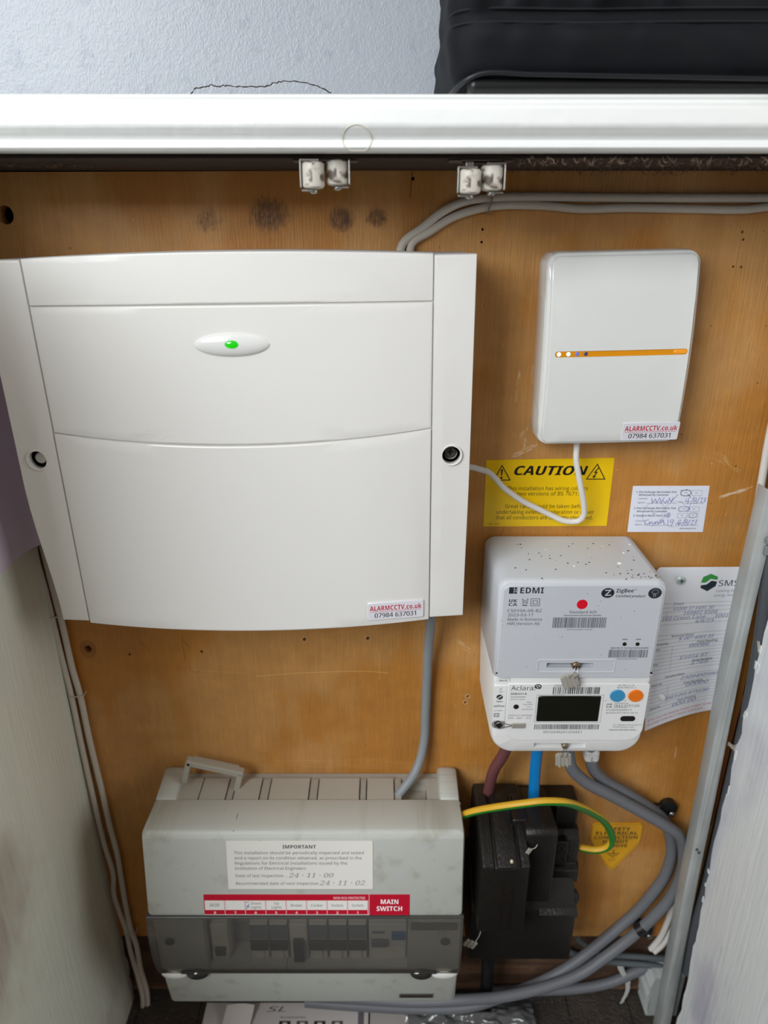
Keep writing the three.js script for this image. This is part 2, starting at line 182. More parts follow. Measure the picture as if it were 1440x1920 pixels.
// ------------------------------------------------------------ plywood backboard
const WOODW = 0.66, WOODH = 0.79, WX = -0.32, WY = 0.108;
const woodMap = (() => { const k = 2.4, W = Math.round(WOODW * 1000 * k), H = Math.round(WOODH * 1000 * k); const c = document.createElement('canvas'); c.width = W; c.height = H; const g = c.getContext('2d'); const im = g.createImageData(W, H);
  for (let y = 0; y < H; y++) for (let x = 0; x < W; x++) { const X = x / k, Y = y / k; const wv = 14 * fbm(X / 60 + 3, Y / 130, 3); const a = fbm((X + wv) / 26, Y / 420 + 1, 4), b = fbm(X / 1.3, Y / 34, 3), f = fbm(X / 0.55, Y / 9, 2), bl = fbm(X / 110 + 11, Y / 95 + 2, 4), mot = fbm(X / 14, Y / 10, 4);
    const t = 0.5 * a + 0.5 * bl, n = (b - 0.5) * 0.07 + (f - 0.5) * 0.07 + (mot - 0.5) * 0.09; const q = 0.97 + n + (t - 0.5) * 0.16; const yel = sm(0.45, 0.6, 0.7 * bl + 0.3 * a); const i = 4 * (y * W + x);
    im.data[i] = (195 + 4 * yel) * q; im.data[i + 1] = (131 + 14 * yel) * q; im.data[i + 2] = (56 + 26 * yel) * q; im.data[i + 3] = 255; }
  g.putImageData(im, 0, 0);
  const px = x => (x - WX) * 1000 * k, py = y => (WY + WOODH - y) * 1000 * k;
  const line = (pts, colr, w) => { g.strokeStyle = colr; g.lineWidth = w * k; g.lineCap = g.lineJoin = 'round'; g.beginPath(); pts.forEach((p, i) => i ? g.lineTo(px(p[0]), py(p[1])) : g.moveTo(px(p[0]), py(p[1]))); g.stroke(); };
  const smear = (x0, y0, x1, y1, w, colr, n) => { for (let i = 0; i < n; i++) { const t = rnd(), j = (rnd() - 0.5) * w, a = [x0 + (x1 - x0) * t + j, y0 + (y1 - y0) * t + (rnd() - 0.5) * w]; line([a, [a[0] + (x1 - x0) * 0.18, a[1] + (y1 - y0) * 0.18]], colr, 0.2 + 0.5 * rnd()); } };
  const darkSpots = (x, y, r, n) => { for (let i = 0; i < n; i++) { const a = rnd() * 6.3, d = r * Math.sqrt(rnd()) * (0.5 + 0.5 * rnd()); g.fillStyle = `rgba(60,30,14,${0.03 + 0.05 * rnd()})`; g.beginPath(); g.ellipse(px(x + d * Math.cos(a) * 1.2), py(y + d * Math.sin(a)), k * (0.3 + 0.9 * rnd()), k * (0.5 + 1.6 * rnd()), 0, 0, 7); g.fill(); } };  // small dark brown ellipses scattered in round clusters
  darkSpots(-0.083, 0.857, 0.014, 1500); darkSpots(-0.031, 0.8535, 0.0095, 800); darkSpots(-0.005, 0.855, 0.008, 420); darkSpots(-0.128, 0.853, 0.010, 300);
  // scratches and plaster smears, where the board shows them
  line([[-0.12, 0.4576], [-0.08, 0.4612], [-0.04, 0.463], [-0.012, 0.463], [0.004, 0.4612]], 'rgba(226,178,104,.75)', 0.8); line([[-0.004, 0.483], [-0.004, 0.4534]], 'rgba(226,178,104,.55)', 0.6); line([[-0.1816, 0.4653], [-0.159, 0.463], [-0.13, 0.461]], 'rgba(222,170,100,.6)', 0.6);
  smear(0.1062, 0.746, 0.106, 0.722, 0.003, 'rgba(222,196,164,.35)', 30); smear(0.117, 0.748, 0.1168, 0.735, 0.002, 'rgba(222,196,164,.35)', 16); smear(0.112, 0.69, 0.118, 0.703, 0.006, 'rgba(226,200,170,.35)', 26); smear(0.104, 0.673, 0.122, 0.681, 0.004, 'rgba(232,212,192,.45)', 36); smear(0.115, 0.677, 0.1155, 0.69, 0.002, 'rgba(232,212,192,.4)', 14);
  smear(0.282, 0.637, 0.305, 0.645, 0.0025, 'rgba(232,214,190,.6)', 60); smear(0.272, 0.675, 0.292, 0.662, 0.006, 'rgba(226,200,160,.3)', 30); smear(0.287, 0.376, 0.287, 0.362, 0.002, 'rgba(220,190,160,.6)', 20); smear(0.065, 0.498, 0.078, 0.487, 0.004, 'rgba(236,206,160,.4)', 26); smear(-0.13, 0.357, 0.05, 0.352, 0.012, 'rgba(226,180,120,.12)', 120);
  for (let i = 0; i < 260; i++) { g.fillStyle = rnd() > 0.4 ? `rgba(236,214,180,${0.25 + 0.4 * rnd()})` : `rgba(70,40,16,${0.3 + 0.4 * rnd()})`; g.beginPath(); g.ellipse(W * rnd(), H * rnd(), k * (0.25 + 0.5 * rnd()), k * (0.25 + 0.6 * rnd()), 0, 0, 7); g.fill(); }
  line([[-0.1855, 0.5], [-0.18, 0.49]], 'rgba(90,50,16,.5)', 0.7); line([[-0.1855, 0.497], [-0.184, 0.474]], 'rgba(90,50,16,.5)', 0.6); line([[-0.226, 0.498], [-0.215, 0.486]], 'rgba(90,50,16,.4)', 0.5); line([[0.1, 0.602], [0.104, 0.612]], 'rgba(90,50,16,.5)', 0.6); line([[0.0205, 0.892], [0.0188, 0.868]], 'rgba(40,20,10,.6)', 0.6);
  g.strokeStyle = 'rgba(120,74,24,.5)'; g.lineWidth = 0.6 * k; g.beginPath(); g.arc(px(-0.176), py(0.467), 5 * k, 0.6, 3.6); g.stroke();
  for (const [x, y] of [[-0.2726, 0.4875]]) { for (let r = 9; r > 3; r -= 1) { g.strokeStyle = 'rgba(96,48,14,.28)'; g.lineWidth = 0.9 * k; g.beginPath(); g.ellipse(px(x), py(y), r * k * 0.8, r * k, 0, 0, 7); g.stroke(); } }
  const t = new THREE.CanvasTexture(c); t.colorSpace = THREE.SRGBColorSpace; t.anisotropy = 8; return t; })();
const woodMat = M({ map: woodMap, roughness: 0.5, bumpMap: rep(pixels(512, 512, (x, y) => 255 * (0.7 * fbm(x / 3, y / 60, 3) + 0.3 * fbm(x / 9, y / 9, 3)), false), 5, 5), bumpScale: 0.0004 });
{ const t = thing('plywood_board', 'varnished orange plywood backboard that carries all the boxes and cables', 'board');
  const s = new THREE.Shape(); s.moveTo(-0.32, 0.11); s.lineTo(0.34, 0.11); s.lineTo(0.34, 0.8868); s.lineTo(-0.32, 0.8846); s.closePath();
  const H = [[-0.2726, 0.4875, 0.0034], [-0.2745, 0.8567, 0.006], [-0.2351, 0.4817, 0.0013], [-0.1682, 0.4846, 0.0015], [-0.0727, 0.4978, 0.0017], [-0.0146, 0.4989, 0.0017], [0.0795, 0.4347, 0.0013], [0.0777, 0.4279, 0.0013], [0.262, 0.8451, 0.0009], [0.2637, 0.84, 0.0009], [0.2598, 0.8211, 0.0009], [0.2658, 0.8208, 0.0009], [0.072, 0.8469, 0.0009], [0.0717, 0.8382, 0.0009], [0.0206, 0.8805, 0.0012], [0.291, 0.665, 0.0008]];
  for (const [x, y, r] of H) { const h = new THREE.Path(); h.absellipse(x, y, r, r * 1.08, 0, Math.PI * 2, true); s.holes.push(h); }
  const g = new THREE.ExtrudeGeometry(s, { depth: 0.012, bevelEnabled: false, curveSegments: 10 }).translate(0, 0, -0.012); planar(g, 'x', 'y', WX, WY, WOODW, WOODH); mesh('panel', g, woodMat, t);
  for (const [x, y, r] of H.slice(4, 8)) { mesh('screw_hole_rim', new THREE.TorusGeometry(r + 0.0009, 0.0006, 6, 18).scale(1, 1, 0.5).translate(x, y, 0), M({ color: '#c9a070', roughness: 0.8 }), t); } }

// ------------------------------------------------------------ alarm control panel
const stickerMap = print(43, 15, 16, '#e3e2e8', P => { P.text('ALARMCCTV.co.uk', 21.6, 6.8, 5.6, { col: '#c01c34', bold: true, w: 39.5, align: 'center' }); P.fill(2, 7.6, 39, 0.35, '#c8505e'); P.text('07984 637031', 21.6, 12.9, 5.4, { col: '#2a2830', bold: false, w: 33, align: 'center' }); P.text('07984 637031', 21.75, 12.9, 5.4, { col: '#2a2830', bold: false, w: 33, align: 'center' }); });
const stickerMat = M({ map: stickerMap, roughness: 0.25, clearcoat: 0.3 });
const sticker = () => pad(rrect(0.043, 0.015, 0.0012, 3), [[0, 0], [0.0006, 0], [0.0009, 0.0004]], { rings: 2 });
{ const t = thing('alarm_panel', 'large white alarm control panel with bowed cover and green status light', 'alarm panel', [-0.0995, 0.70, 0], 0.0122);
  const bow = (x) => 0.0095 * (1 - Math.min(1, Math.pow((x - 0.0015) / 0.1312, 2))) - 0.0025 * sm(0.131, 0.16, Math.abs(x));
  const N = 28, xl = -0.1292, xr = 0.1324, lin = (a, b, n) => [...Array(n + 1)].map((_, i) => a + (b - a) * i / n);
  const arc = x => Math.max(0, 1 - Math.pow((x - 0.0016) / 0.131, 2));
  const yt = x => 0.1322 + 0.0032 * arc(x), yb = x => -0.1335 - 0.0032 * arc(x), yl = x => 0.0182 - 0.0078 * arc(x), yg = x => 0.1030 + 0.0006 * arc(x);
  const band = (lo, hi) => [...lin(xl, xr, N).map(x => [x, lo(x)]), ...lin(xr, xl, N).map(x => [x, hi(x)])];
  const L = z => [[0.066, 0], [z - 0.0012, 0], [z - 0.0003, 0.0003], [z, 0.0012], [z, 0.0018]];
  const m = MT.whitePlastic, o = { bow, rings: 10, crease: 0.45 };
  const side = (y, s) => s < 0 ? -0.1592 + 0.0085 * sm(-0.02, -0.135, y) : 0.1602 - 0.0012 * sm(0, -0.13, y);
  const strip = s => { const ys = lin(-0.1318, 0.1315, 20); const inner = s < 0 ? xl - 0.0007 : xr + 0.0007; const a = ys.map(y => [side(y, s), y]); const b = ys.map(y => [inner, y]); const e = s < 0 ? [...b, ...a.reverse()] : [...a, ...b.reverse()]; return e; };
  const bore = (x) => [cyl(0.0066, 0.03, 'z', 28, 0.0058).translate(x, -0.0016, 0.0905), cyl(0.0046, 0.02, 'z', 24).translate(x, -0.0016, 0.075)];
  const whole = roundPoly([...lin(-0.1505, 0.158, N).map(x => [x, yb(x) + 0.001, 0]), ...lin(-0.13, 0.13, 12).map(y => [0.1588, y, 0]), ...lin(0.158, -0.157, N).map(x => [x, yt(x) - 0.001, 0]), ...lin(0.12, -0.128, 12).map(y => [side(y, -1) + 0.0014, y, 0])], 0);
  let hg = pad(whole, [[0, 0.001], [0.02, 0.0006], [0.0797, 0.0002]], { bow, rings: 10, crease: 0.45 }); hg = cut(hg, ...bore(-0.1446), ...bore(0.1468));
  mesh('housing', hg, m, t);
  mesh('cover_panel', pad(band(x => yg(x) + 0.0004, yt), L(0.082), o), m, t);
  mesh('cover_panel', pad(band(x => yl(x) + 0.0004, x => yg(x) - 0.0004), L(0.082), o), m, t);
  mesh('cover_panel', pad(band(yb, x => yl(x) - 0.0004), L(0.0824), o), m, t);
  for (const s of [-1, 1]) { const x = s < 0 ? -0.1446 : 0.1468; let g = pad(strip(s), L(0.0822), { ...o, centre: [x, -0.02] }); g = cut(g, ...bore(x)); mesh('side_strip', g, m, t);
    mesh('screw_collar', new THREE.TorusGeometry(0.0072, 0.0007, 8, 32).scale(1, 1, 0.6).translate(x, -0.0016, 0.0822 - 0.001), m, t);
    const sc = mesh('screw', merge([new THREE.CylinderGeometry(0.0038, 0.0043, 0.002, 20).rotateX(Math.PI / 2).translate(x, -0.0016, s < 0 ? 0.0750 : 0.0722), cyl(0.0046, 0.001, 'z', 20).translate(x, -0.0016, 0.0690)]), s < 0 ? MT.whitePlastic : MT.darkSteel, t);
    if (s > 0) mesh('cross_slot', merge([box(x - 0.0022, x + 0.0022, -0.002, -0.0012, 0.0730, 0.0734), box(x - 0.0004, x + 0.0004, -0.0038, 0.0006, 0.0730, 0.0734)]), MT.hole, sc); }
  const lg = new THREE.SphereGeometry(1, 48, 24); lg.scale(0.0247, 0.0079, 0.0042).translate(0.002, 0.0786, 0.0908); const lens = mesh('indicator_lens', lg, MT.lens, t);
  const g2 = new THREE.SphereGeometry(1, 24, 16); g2.scale(0.0045, 0.0026, 0.0014).translate(0.0024, 0.0792, 0.0948); mesh('status_light', g2, MT.ledGreen, lens);
  mesh('sticker', sticker().rotateY(0.1165).translate(0.1068, -0.1226, 0.0859), stickerMat, t);
}
// ------------------------------------------------------------ wireless communicator box
{ const t = thing('communicator_box', 'glossy white communicator box with an amber light bar, right of the alarm panel', 'communicator', [0.170, 0.7635, 0], 0.023);
  const W = 0.1095, H = 0.1415, bow = (x, y) => 0.0072 * (1 - Math.pow(y / (H / 2), 2)) - 0.0012 * Math.pow(x / (W / 2), 2);
  const o = rrect(W, H, 0.010, 10); // dense points along the long sides so that the bow is smooth
  const dense = []; o.forEach((p, i) => { const q = o[(i + 1) % o.length], l = Math.hypot(q[0] - p[0], q[1] - p[1]), n = Math.max(1, Math.round(l / 0.008)); for (let k = 0; k < n; k++) dense.push([p[0] + (q[0] - p[0]) * k / n, p[1] + (q[1] - p[1]) * k / n]); });
  mesh('housing', pad(dense, [[0, 0.0015], [0.004, 0.0006], [0.02, 0.0002], [0.027, 0.0008], [0.0305, 0.0016], [0.0315, 0.0030]], { bow, rings: 10, crease: 0.7 }), MT.glossWhite, t);
  const inner = inset(dense, 0.0032); const barY = 0.0009;
  let cg = pad(inner, [[0.026, 0], [0.0322, 0], [0.0334, 0.0005], [0.034, 0.0016], [0.034, 0.0024]], { bow, rings: 12, crease: 0.7 });
  cg = cut(cg, pad(rrect(0.0955, 0.0042, 0.0021, 8, 0.0012, barY), [[0.0335, 0], [0.06, 0]], { rings: 1 }));
  mesh('cover', cg, MT.glossWhite, t);
  const amber = M({ color: '#d48a06', roughness: 0.35, emissive: '#ffa010', emissiveIntensity: 0.1 });
  const bar = mesh('light_bar', pad(rrect(0.0953, 0.004, 0.002, 8, 0.0012, barY), [[0.034, 0], [0.0402, 0]], { rings: 1, bow: x => 0.0 }), amber, t);
  mesh('button', pad(rrect(0.0096, 0.0028, 0.0014, 6, 0.0438, barY), [[0.0400, 0], [0.0405, 0.0001], [0.0408, 0.0005]], { rings: 2 }), M({ color: '#efa030', roughness: 0.3, emissive: '#ff9a10', emissiveIntensity: 0.15 }), bar);
  const led = (x, c, e, k) => mesh('status_light', new THREE.SphereGeometry(0.0015, 14, 10).scale(1, 1, 0.35).translate(x, barY, 0.0402), M({ color: c, emissive: e, emissiveIntensity: k, roughness: 0.2 }), bar);
  led(-0.0436, '#bfe6ff', '#a8e8ff', 1.6); led(-0.0368, '#bfe6ff', '#90e8ff', 1.6); led(-0.0305, '#6a78c8', '#6070e0', 0.25); led(-0.0242, '#4a4a78', '#303060', 0.05);
  mesh('end_strip', pad(rrect(0.0006, 0.0007, 0.0002, 2, 0.0494, barY), [[0.034, 0], [0.0402, 0]], { rings: 1 }), MT.glossWhite, bar);  // tiny gloss white strip at the right end of the light bar
  mesh('sticker', sticker().rotateX(0.174).translate(0.0304, -0.0590, 0.0363), stickerMat, t);
}
// ------------------------------------------------------------ stickers on the board
{ const map = print(105.6, 61, 12, '#f2c600', P => { const K = '#16130c';
    P.path([[7.4, 19.2], [13.2, 6.6], [20.6, 19.2]], K, 0.8, true); P.path([[12.6, 9.8], [14.2, 9.8], [13.7, 15.4], [13, 15.4]], K, 0.3, true, true); P.circ(13.3, 17.3, 0.95, K);
    P.text('CAUTION', 21.8, 14.8, 11, { col: K, bold: true, italic: true, w: 61 }); P.text('CAUTION', 22.1, 14.8, 11, { col: K, bold: true, italic: true, w: 61 });
    P.path([[83.8, 18.4], [91.4, 5.4], [99, 18.4]], K, 0.8, true); P.path([[92.4, 8.2], [89.2, 13], [91, 13], [89.6, 15.6], [88.6, 15.2], [89.2, 17.6], [91.2, 16.4], [90.5, 15.9], [92.6, 12], [90.9, 12], [93.4, 8.4]], K, 0.2, true, true);
    const T = (s, x, y, w) => P.text(s, x, y, 4.7, { col: K, w }); T('This installation has wiring colours', 19, 28.2, 67); T('to two versions of BS 7671.', 21.7, 32.9, 57.4); T('Great care should be taken before', 18, 44.1, 68.8); T('undertaking extension, alteration or repair', 10.7, 49.4, 82.8); T('that all conductors are correctly identified.', 10.7, 54.4, 82.5); P.text('REF 1889', 5, 59.1, 1.7, { col: '#5a4a10', w: 9 }); });
  const t = mesh('caution_sticker', pad([[0.0848, 0.6106], [0.1904, 0.6112], [0.1897, 0.6722], [0.0842, 0.6702]].map(([x, y]) => [x, y]), [[0, 0], [0.0004, 0.0001]], { rings: 2 }), M({ map, roughness: 0.35 }));
  tag(t, 'yellow rectangular sticker reading CAUTION in black beneath the communicator box', 'sticker'); }
{ const map = print(65.5, 42, 16, '#e6e8f4', P => { const K = '#3a3c48', I = '#4a4fa0', R = (x, y, w, h) => P.rect(x, y, w, h, '#6a6c78', 0.22);
    const B = (s, x, y, w) => P.text(s, x, y, 2.3, { col: K, bold: true, w }), S = (s, x, y, w) => P.text(s, x, y, 1.9, { col: K, w });
    B('1. Pre Exchange Martindale Test', 3.3, 6.3, 34); B('Witnessed by Customer', 5.7, 8.9, 25.4); S('Customer', 5.8, 12, 8); S('Signed', 5.7, 15.6, 6); P.fill(13, 15.6, 26, 0.2, K); S('Date', 40.4, 15.2, 4); P.fill(45, 15.6, 16, 0.2, K);
    R(41.3, 4, 7.6, 4.6); R(50.2, 4.1, 8.5, 4.5); B('2. Post Exchange Martindale Test', 3.3, 20.8, 35.8); B('Witnessed by Customer', 6, 23.7, 26); R(41.6, 18.7, 8.3, 4.3); R(50.5, 18.9, 8.1, 4.2);
    B('3. Tested at Meter Point Only', 3.6, 27.7, 30.3); R(41.3, 24.7, 7.9, 4.2); R(50.5, 24.5, 8.1, 4.1); S('Customer', 6.2, 32.3, 8); S('Signed', 6, 35.6, 6); P.fill(13, 35.7, 26, 0.2, K); S('Date', 40.4, 35.4, 4); P.fill(45, 35.7, 15, 0.2, K); P.text('REV/PA02/07/12', 45, 39.4, 1.7, { col: K, bold: true, w: 14 });
    for (const [x, y] of [[44, 6.6], [53, 6.7], [44.4, 21.3], [53.3, 21.4], [44, 27.2], [53.2, 27]]) P.text(x < 50 ? 'YES' : 'NO', x, y, 1.5, { col: K });
    P.circ(21.1, 25.3, 9.6, '#9a9cb4', 0.3, 11); P.circ(38.6, 25.6, 10.6, '#9a9cb4', 0.3, 11.5); P.circ(33.5, 26.5, 1.8, '#b0b2d0', 0, 2.6); P.circ(21, 25.6, 1.2, '#c0c2da', 0, 1.6);
    P.circ(45.2, 6.4, 4.4, '#3c3c50', 0.45, 2.7); P.path([[47, 7.6], [50, 10.6]], '#3c3c50', 0.5); P.path([[40, 4.6], [46, 3.2]], '#3c3c50', 0.35); P.circ(45.6, 20.8, 4.6, I, 0.35, 2.2); P.path([[49.5, 19], [51, 20.8], [49, 22]], I, 0.3); P.circ(54.5, 26.6, 3.2, '#3c3c70', 0.35, 2.3);
    P.path([[17, 11], [18.2, 15.4], [20.4, 11.6], [21.8, 15.4], [24, 10.8], [25.6, 15.4], [27.6, 10.4], [26.4, 13], [29.4, 15.4], [30, 13.2], [31.4, 15], [32, 11], [34, 14.6], [35.2, 10.4], [34.2, 14.2], [38.6, 7.6]], I, 0.42); P.path([[46.5, 11.4], [46, 14], [49.6, 14]], I, 0.4); P.path([[48.4, 10.8], [48.2, 16.6]], I, 0.4); P.path([[52.6, 9.6], [50.4, 17.6]], I, 0.4); P.circ(54, 12, 1.1, I, 0.4, 1.3); P.circ(54, 14.6, 1.2, I, 0.4, 1.2); P.path([[57.4, 10], [56, 16]], I, 0.4); P.path([[58.4, 11], [60, 10.6], [59, 15], [60.6, 15]], I, 0.4); P.path([[61.2, 11], [63, 11], [61.6, 13], [63, 13.6], [61, 15]], I, 0.4);
    P.path([[17.6, 30.6], [14.6, 31.4], [14.4, 34.6], [17, 34.8], [19, 32.4], [18.4, 35], [20.6, 32.4], [21.4, 35], [23.4, 32.4], [23.2, 35], [25, 32], [26, 35], [27, 31], [28, 30.4], [27.6, 34], [30, 31.2], [31, 35]], '#5558a8', 0.42); P.path([[34, 30.6], [34.4, 35.4]], I, 0.4); P.circ(37.4, 31.8, 1.5, I, 0.4, 1.2); P.path([[38.8, 31.6], [37.4, 36.4]], I, 0.4); P.path([[43.4, 30.6], [42.2, 33.8], [46, 33.8]], I, 0.4); P.path([[44.8, 30.4], [43.6, 36.4]], I, 0.4); P.path([[48.6, 30], [46.6, 36.6]], I, 0.4); P.circ(50, 31.8, 1, I, 0.4, 1.2); P.circ(49.6, 34.4, 1.2, I, 0.4, 1.2); P.path([[53, 30.4], [51.4, 36]], I, 0.4); P.path([[54.2, 31.4], [56, 31], [54, 35.2], [56, 35.2]], I, 0.4); P.path([[57.4, 31], [59, 30.8], [57.4, 33], [58.6, 33.6], [56.6, 35.6]], I, 0.4); });
  const t = mesh('test_label', pad([[0.2088, 0.6055], [0.2735, 0.6055], [0.2722, 0.6477], [0.2081, 0.6475]], [[0, 0], [0.0004, 0.0001]], { rings: 2 }), M({ map, roughness: 0.6 }));
  tag(t, 'small white paper label with blue handwriting, right of the yellow sticker', 'label'); }

// ------------------------------------------------------------ electricity meter and the hub on top of it
const mm = v => v / 1000;
const plate = (x0, y0, x1, y1, r, z0, z1, bev = 0.0002) => pad(rrect(mm(x1 - x0), mm(y1 - y0), r, 6, mm((x0 + x1) / 2), -mm((y0 + y1) / 2)), [[z0, 0], [z1 - bev, 0], [z1, bev]], { rings: 2 });
function sealTag(parent, x, y, z, tilt, from) { // a crimped tag on a loop of wire
  const g = merge([rbox(-0.0052, 0.0052, -0.0042, 0.0042, -0.0009, 0.0009, 0.0005, 2), rbox(-0.004, 0.004, -0.0046, 0.0046, -0.0013, -0.0006, 0.0003, 2), cyl(0.0008, 0.0094, 'y', 8).translate(-0.0026, 0, 0.0009), cyl(0.0008, 0.0094, 'y', 8).translate(0.0026, 0, 0.0009), cyl(0.0005, 0.0094, 'y', 8).translate(0, 0, 0.0009)]).scale(1.25, 1.25, 1.25).rotateZ(tilt).rotateX(-0.15).translate(x, y, z);
  const s = mesh('seal_tag', g, MT.leadTag, parent); const w = [[from[0] - 0.001, from[1], from[2]], [(from[0] + x) / 2 - 0.0015, (from[1] + y) / 2 + 0.001, z + 0.001], [x - 0.0015, y + 0.003, z + 0.001]], w2 = [[from[0] + 0.001, from[1], from[2]], [(from[0] + x) / 2 + 0.002, (from[1] + y) / 2, z + 0.002], [x + 0.002, y + 0.0025, z + 0.001]];
  mesh('seal_wire', merge([tube(w, 0.0003, 6, 0.001), tube(w2, 0.0003, 6, 0.001)]), MT.steel, s); return s; }
{ const t = thing('communications_hub', 'pale grey communications hub with barcodes and a red dot, on top of the meter', 'hub', [0.0868, 0.6026, 0]);
  const o = rrect(0.1278, 0.0868, [0.0012, 0.0085, 0.0085, 0.0012], 8, 0.0640, -0.0434);
  const slot = pad(rrect(0.037, 0.0047, 0.0006, 3, 0.0597, -0.0741), [[0.079, 0.0006], [0.1, -0.0006]], { rings: 1 });
  mesh('casing', cut(pad(o, [[0.003, 0], [0.0785, 0], [0.082, 0.0008], [0.0842, 0.0022], [0.0851, 0.0042], [0.0851, 0.0050]], { crease: 0.6, rings: 3 }), slot), MT.hubShell, t);
  const map = print(121, 82.4, 10, '#cbced4', P => { const ox = -3.2, oy = -3.4, K = '#303338'; const T = (s, x, y, z, w, b) => P.text(s, x + ox, y + oy, z, { col: K, w, bold: b }); const F = (x, y, w, h, c = K) => P.fill(x + ox, y + oy, w, h, c);
    F(7.4, 4.8, 3.6, 5.4); F(11.4, 4.8, 2, 1.5); F(11.4, 6.7, 1.2, 1.5); F(11.4, 8.6, 2, 1.6); F(12.9, 6.7, 0.6, 1.5); T('EDMI', 15.2, 9.9, 6.9, 18.6, true);
    T('UK', 7.5, 17.6, 3.5, 6.6, true); T('CA', 7.5, 20.8, 3.5, 6.8, true); P.path([[18.2 + ox, 14.8 + oy], [18.8 + ox, 18.4 + oy], [21.6 + ox, 18.4 + oy], [22.2 + ox, 14.8 + oy]], K, 0.35); P.path([[17.8 + ox, 14.4 + oy], [22.4 + ox, 18.8 + oy]], K, 0.3); P.path([[22.4 + ox, 14.4 + oy], [17.8 + ox, 18.8 + oy]], K, 0.3); F(18.2, 19.8, 3.8, 0.8);
    P.rect(24.6 + ox, 14.6 + oy, 6.6, 6, K, 0.4); P.rect(26.2 + ox, 16.2 + oy, 3.4, 2.9, K, 0.4); T('CS010A-08-B2', 7.1, 26.1, 3.5, 26.4); T('2023-03-17', 7.7, 29.9, 3.5, 19.8); T('Made in Romania', 7.6, 33.7, 3.5, 26.8); T('HW Version AE', 7.6, 37.5, 3.5, 25.4);
    P.circ(63.7 + ox, 19.4 + oy, 4.1, '#e0112b'); T('Standard 420', 54.5, 27.3, 3.3, 21); T('Communications Hub Function Identifier', 50.4, 29.6, 1.6, 29, true); P.bars(42.8 + ox, 30.8 + oy, 41.7, 9.2, 62, '#4a4d54'); T('E0F0020000001100204', 53.9, 42, 1.5, 20);
    P.circ(82 + ox, 9.6 + oy, 4.9, '#2a2c30', 0, 4.2); P.path([[80 + ox, 7.4 + oy], [84 + ox, 7.2 + oy], [80.4 + ox, 11.6 + oy], [84.4 + ox, 11.4 + oy]], '#c6cad1', 0.9); T('ZigBee', 88.1, 9.2, 4.2, 13.4, true); P.text('Certified product', 88 + ox, 13.2 + oy, 2.7, { col: K, w: 22.4, bold: true, italic: true }); T('®', 101.8, 7.4, 1.8);
    P.circ(117.6 + ox, 9.8 + oy, 5.1, '#2f3237', 0, 4.5); P.circ(117.6 + ox, 8.6 + oy, 2.4, '#9a9da2', 0.35, 1.9); P.path([[117 + ox, 12.8 + oy], [117 + ox, 10 + oy]], '#b0b3b8', 0.4); P.path([[118.2 + ox, 12.8 + oy], [118.2 + ox, 10 + oy]], '#b0b3b8', 0.4);
    T('WAN', 98.2, 51, 1.6, 4, true); T('HAN', 108.6, 51, 1.6, 4, true); T('ZigBee MAC ID / Gas Proxy Function Identifier', 89.8, 58.8, 1.7, 30, true); P.bars(89.1 + ox, 59.8 + oy, 31, 7.2, 50, '#4a4d54'); T('00DB340000000', 96, 68.8, 1.4, 16);
    for (let i = 0; i < 26; i++) P.circ(121 * rnd(), 82 * rnd(), 0.12 + 0.22 * rnd(), '#2c2a28'); });
  const fp = cut(pad(rrect(0.121, 0.0824, [0.0008, 0.006, 0.006, 0.0008], 8, 0.0637, -0.0446), [[0.0845, 0], [0.0853, 0], [0.0856, 0.0003]], { rings: 3 }), slot);
  mesh('face_label', fp, M({ map, roughness: 0.36, clearcoat: 0.15 }), t);
  for (const x of [100.3, 110.4]) mesh('indicator_hole', cyl(0.0016, 0.0006, 'z', 18).translate(mm(x), -mm(54.6), 0.0856), MT.hole, t);
  { const a = rrect(0.0614, 0.0119, 0.002, 5, 0.0647, -0.0747), s = new THREE.Shape(a.map(p => new THREE.Vector2(...p))); s.holes.push(new THREE.Path(inset(a, 0.0006).map(p => new THREE.Vector2(...p)))); mesh('slot_surround', new THREE.ExtrudeGeometry(s, { depth: 0.0005, bevelEnabled: false }).translate(0, 0, 0.0856), M({ color: '#d2d5da', roughness: 0.4 }), t); }
  const sc = mesh('screw', merge([new THREE.SphereGeometry(0.0034, 18, 10, 0, 7, 0, 1.3).rotateX(Math.PI / 2).scale(1, 1, 0.5).translate(0.0644, -0.0741, 0.0866), cyl(0.0034, 0.004, 'z', 16).translate(0.0644, -0.0741, 0.0848)]), M({ color: '#8f7a66', metalness: 0.8, roughness: 0.45 }), t);
  mesh('screw_slot', box(0.0618, 0.067, -0.0745, -0.0737, 0.0878, 0.0885), MT.hole, sc);
  sealTag(t, 0.0598, -0.0862, 0.0895, 0.32, [0.0644, -0.0741, 0.0885]);
  const gs = []; for (let i = 0; i < 60; i++) { const x = i < 22 ? 0.1 + 0.024 * rnd() : 0.006 + 0.116 * rnd(), z = i < 22 ? 0.066 + 0.014 * rnd() : 0.012 + 0.07 * rnd(); gs.push(new THREE.IcosahedronGeometry(0.0003 + 0.0005 * rnd(), 0).scale(1.2, 0.5, 1).translate(x, 0.0001, z)); }
  const dk = mesh('dark_grit', merge(gs), M({ color: '#2d2a24', roughness: 1 }), t); dk.userData.kind = 'stuff';
  const gw = []; for (const [x, z, r] of [[0.099, 0.055, 0.0016], [0.062, 0.06, 0.0009], [0.108, 0.036, 0.0009], [0.118, 0.02, 0.0008], [0.046, 0.03, 0.0006], [0.094, 0.024, 0.0006]]) gw.push(new THREE.IcosahedronGeometry(r, 1).scale(1.3, 0.5, 1).translate(x, 0.0003, z)); const wc = mesh('white_crumbs', merge(gw), M({ color: '#f4f4f2', roughness: 0.7 }), t); wc.userData.kind = 'stuff';
}
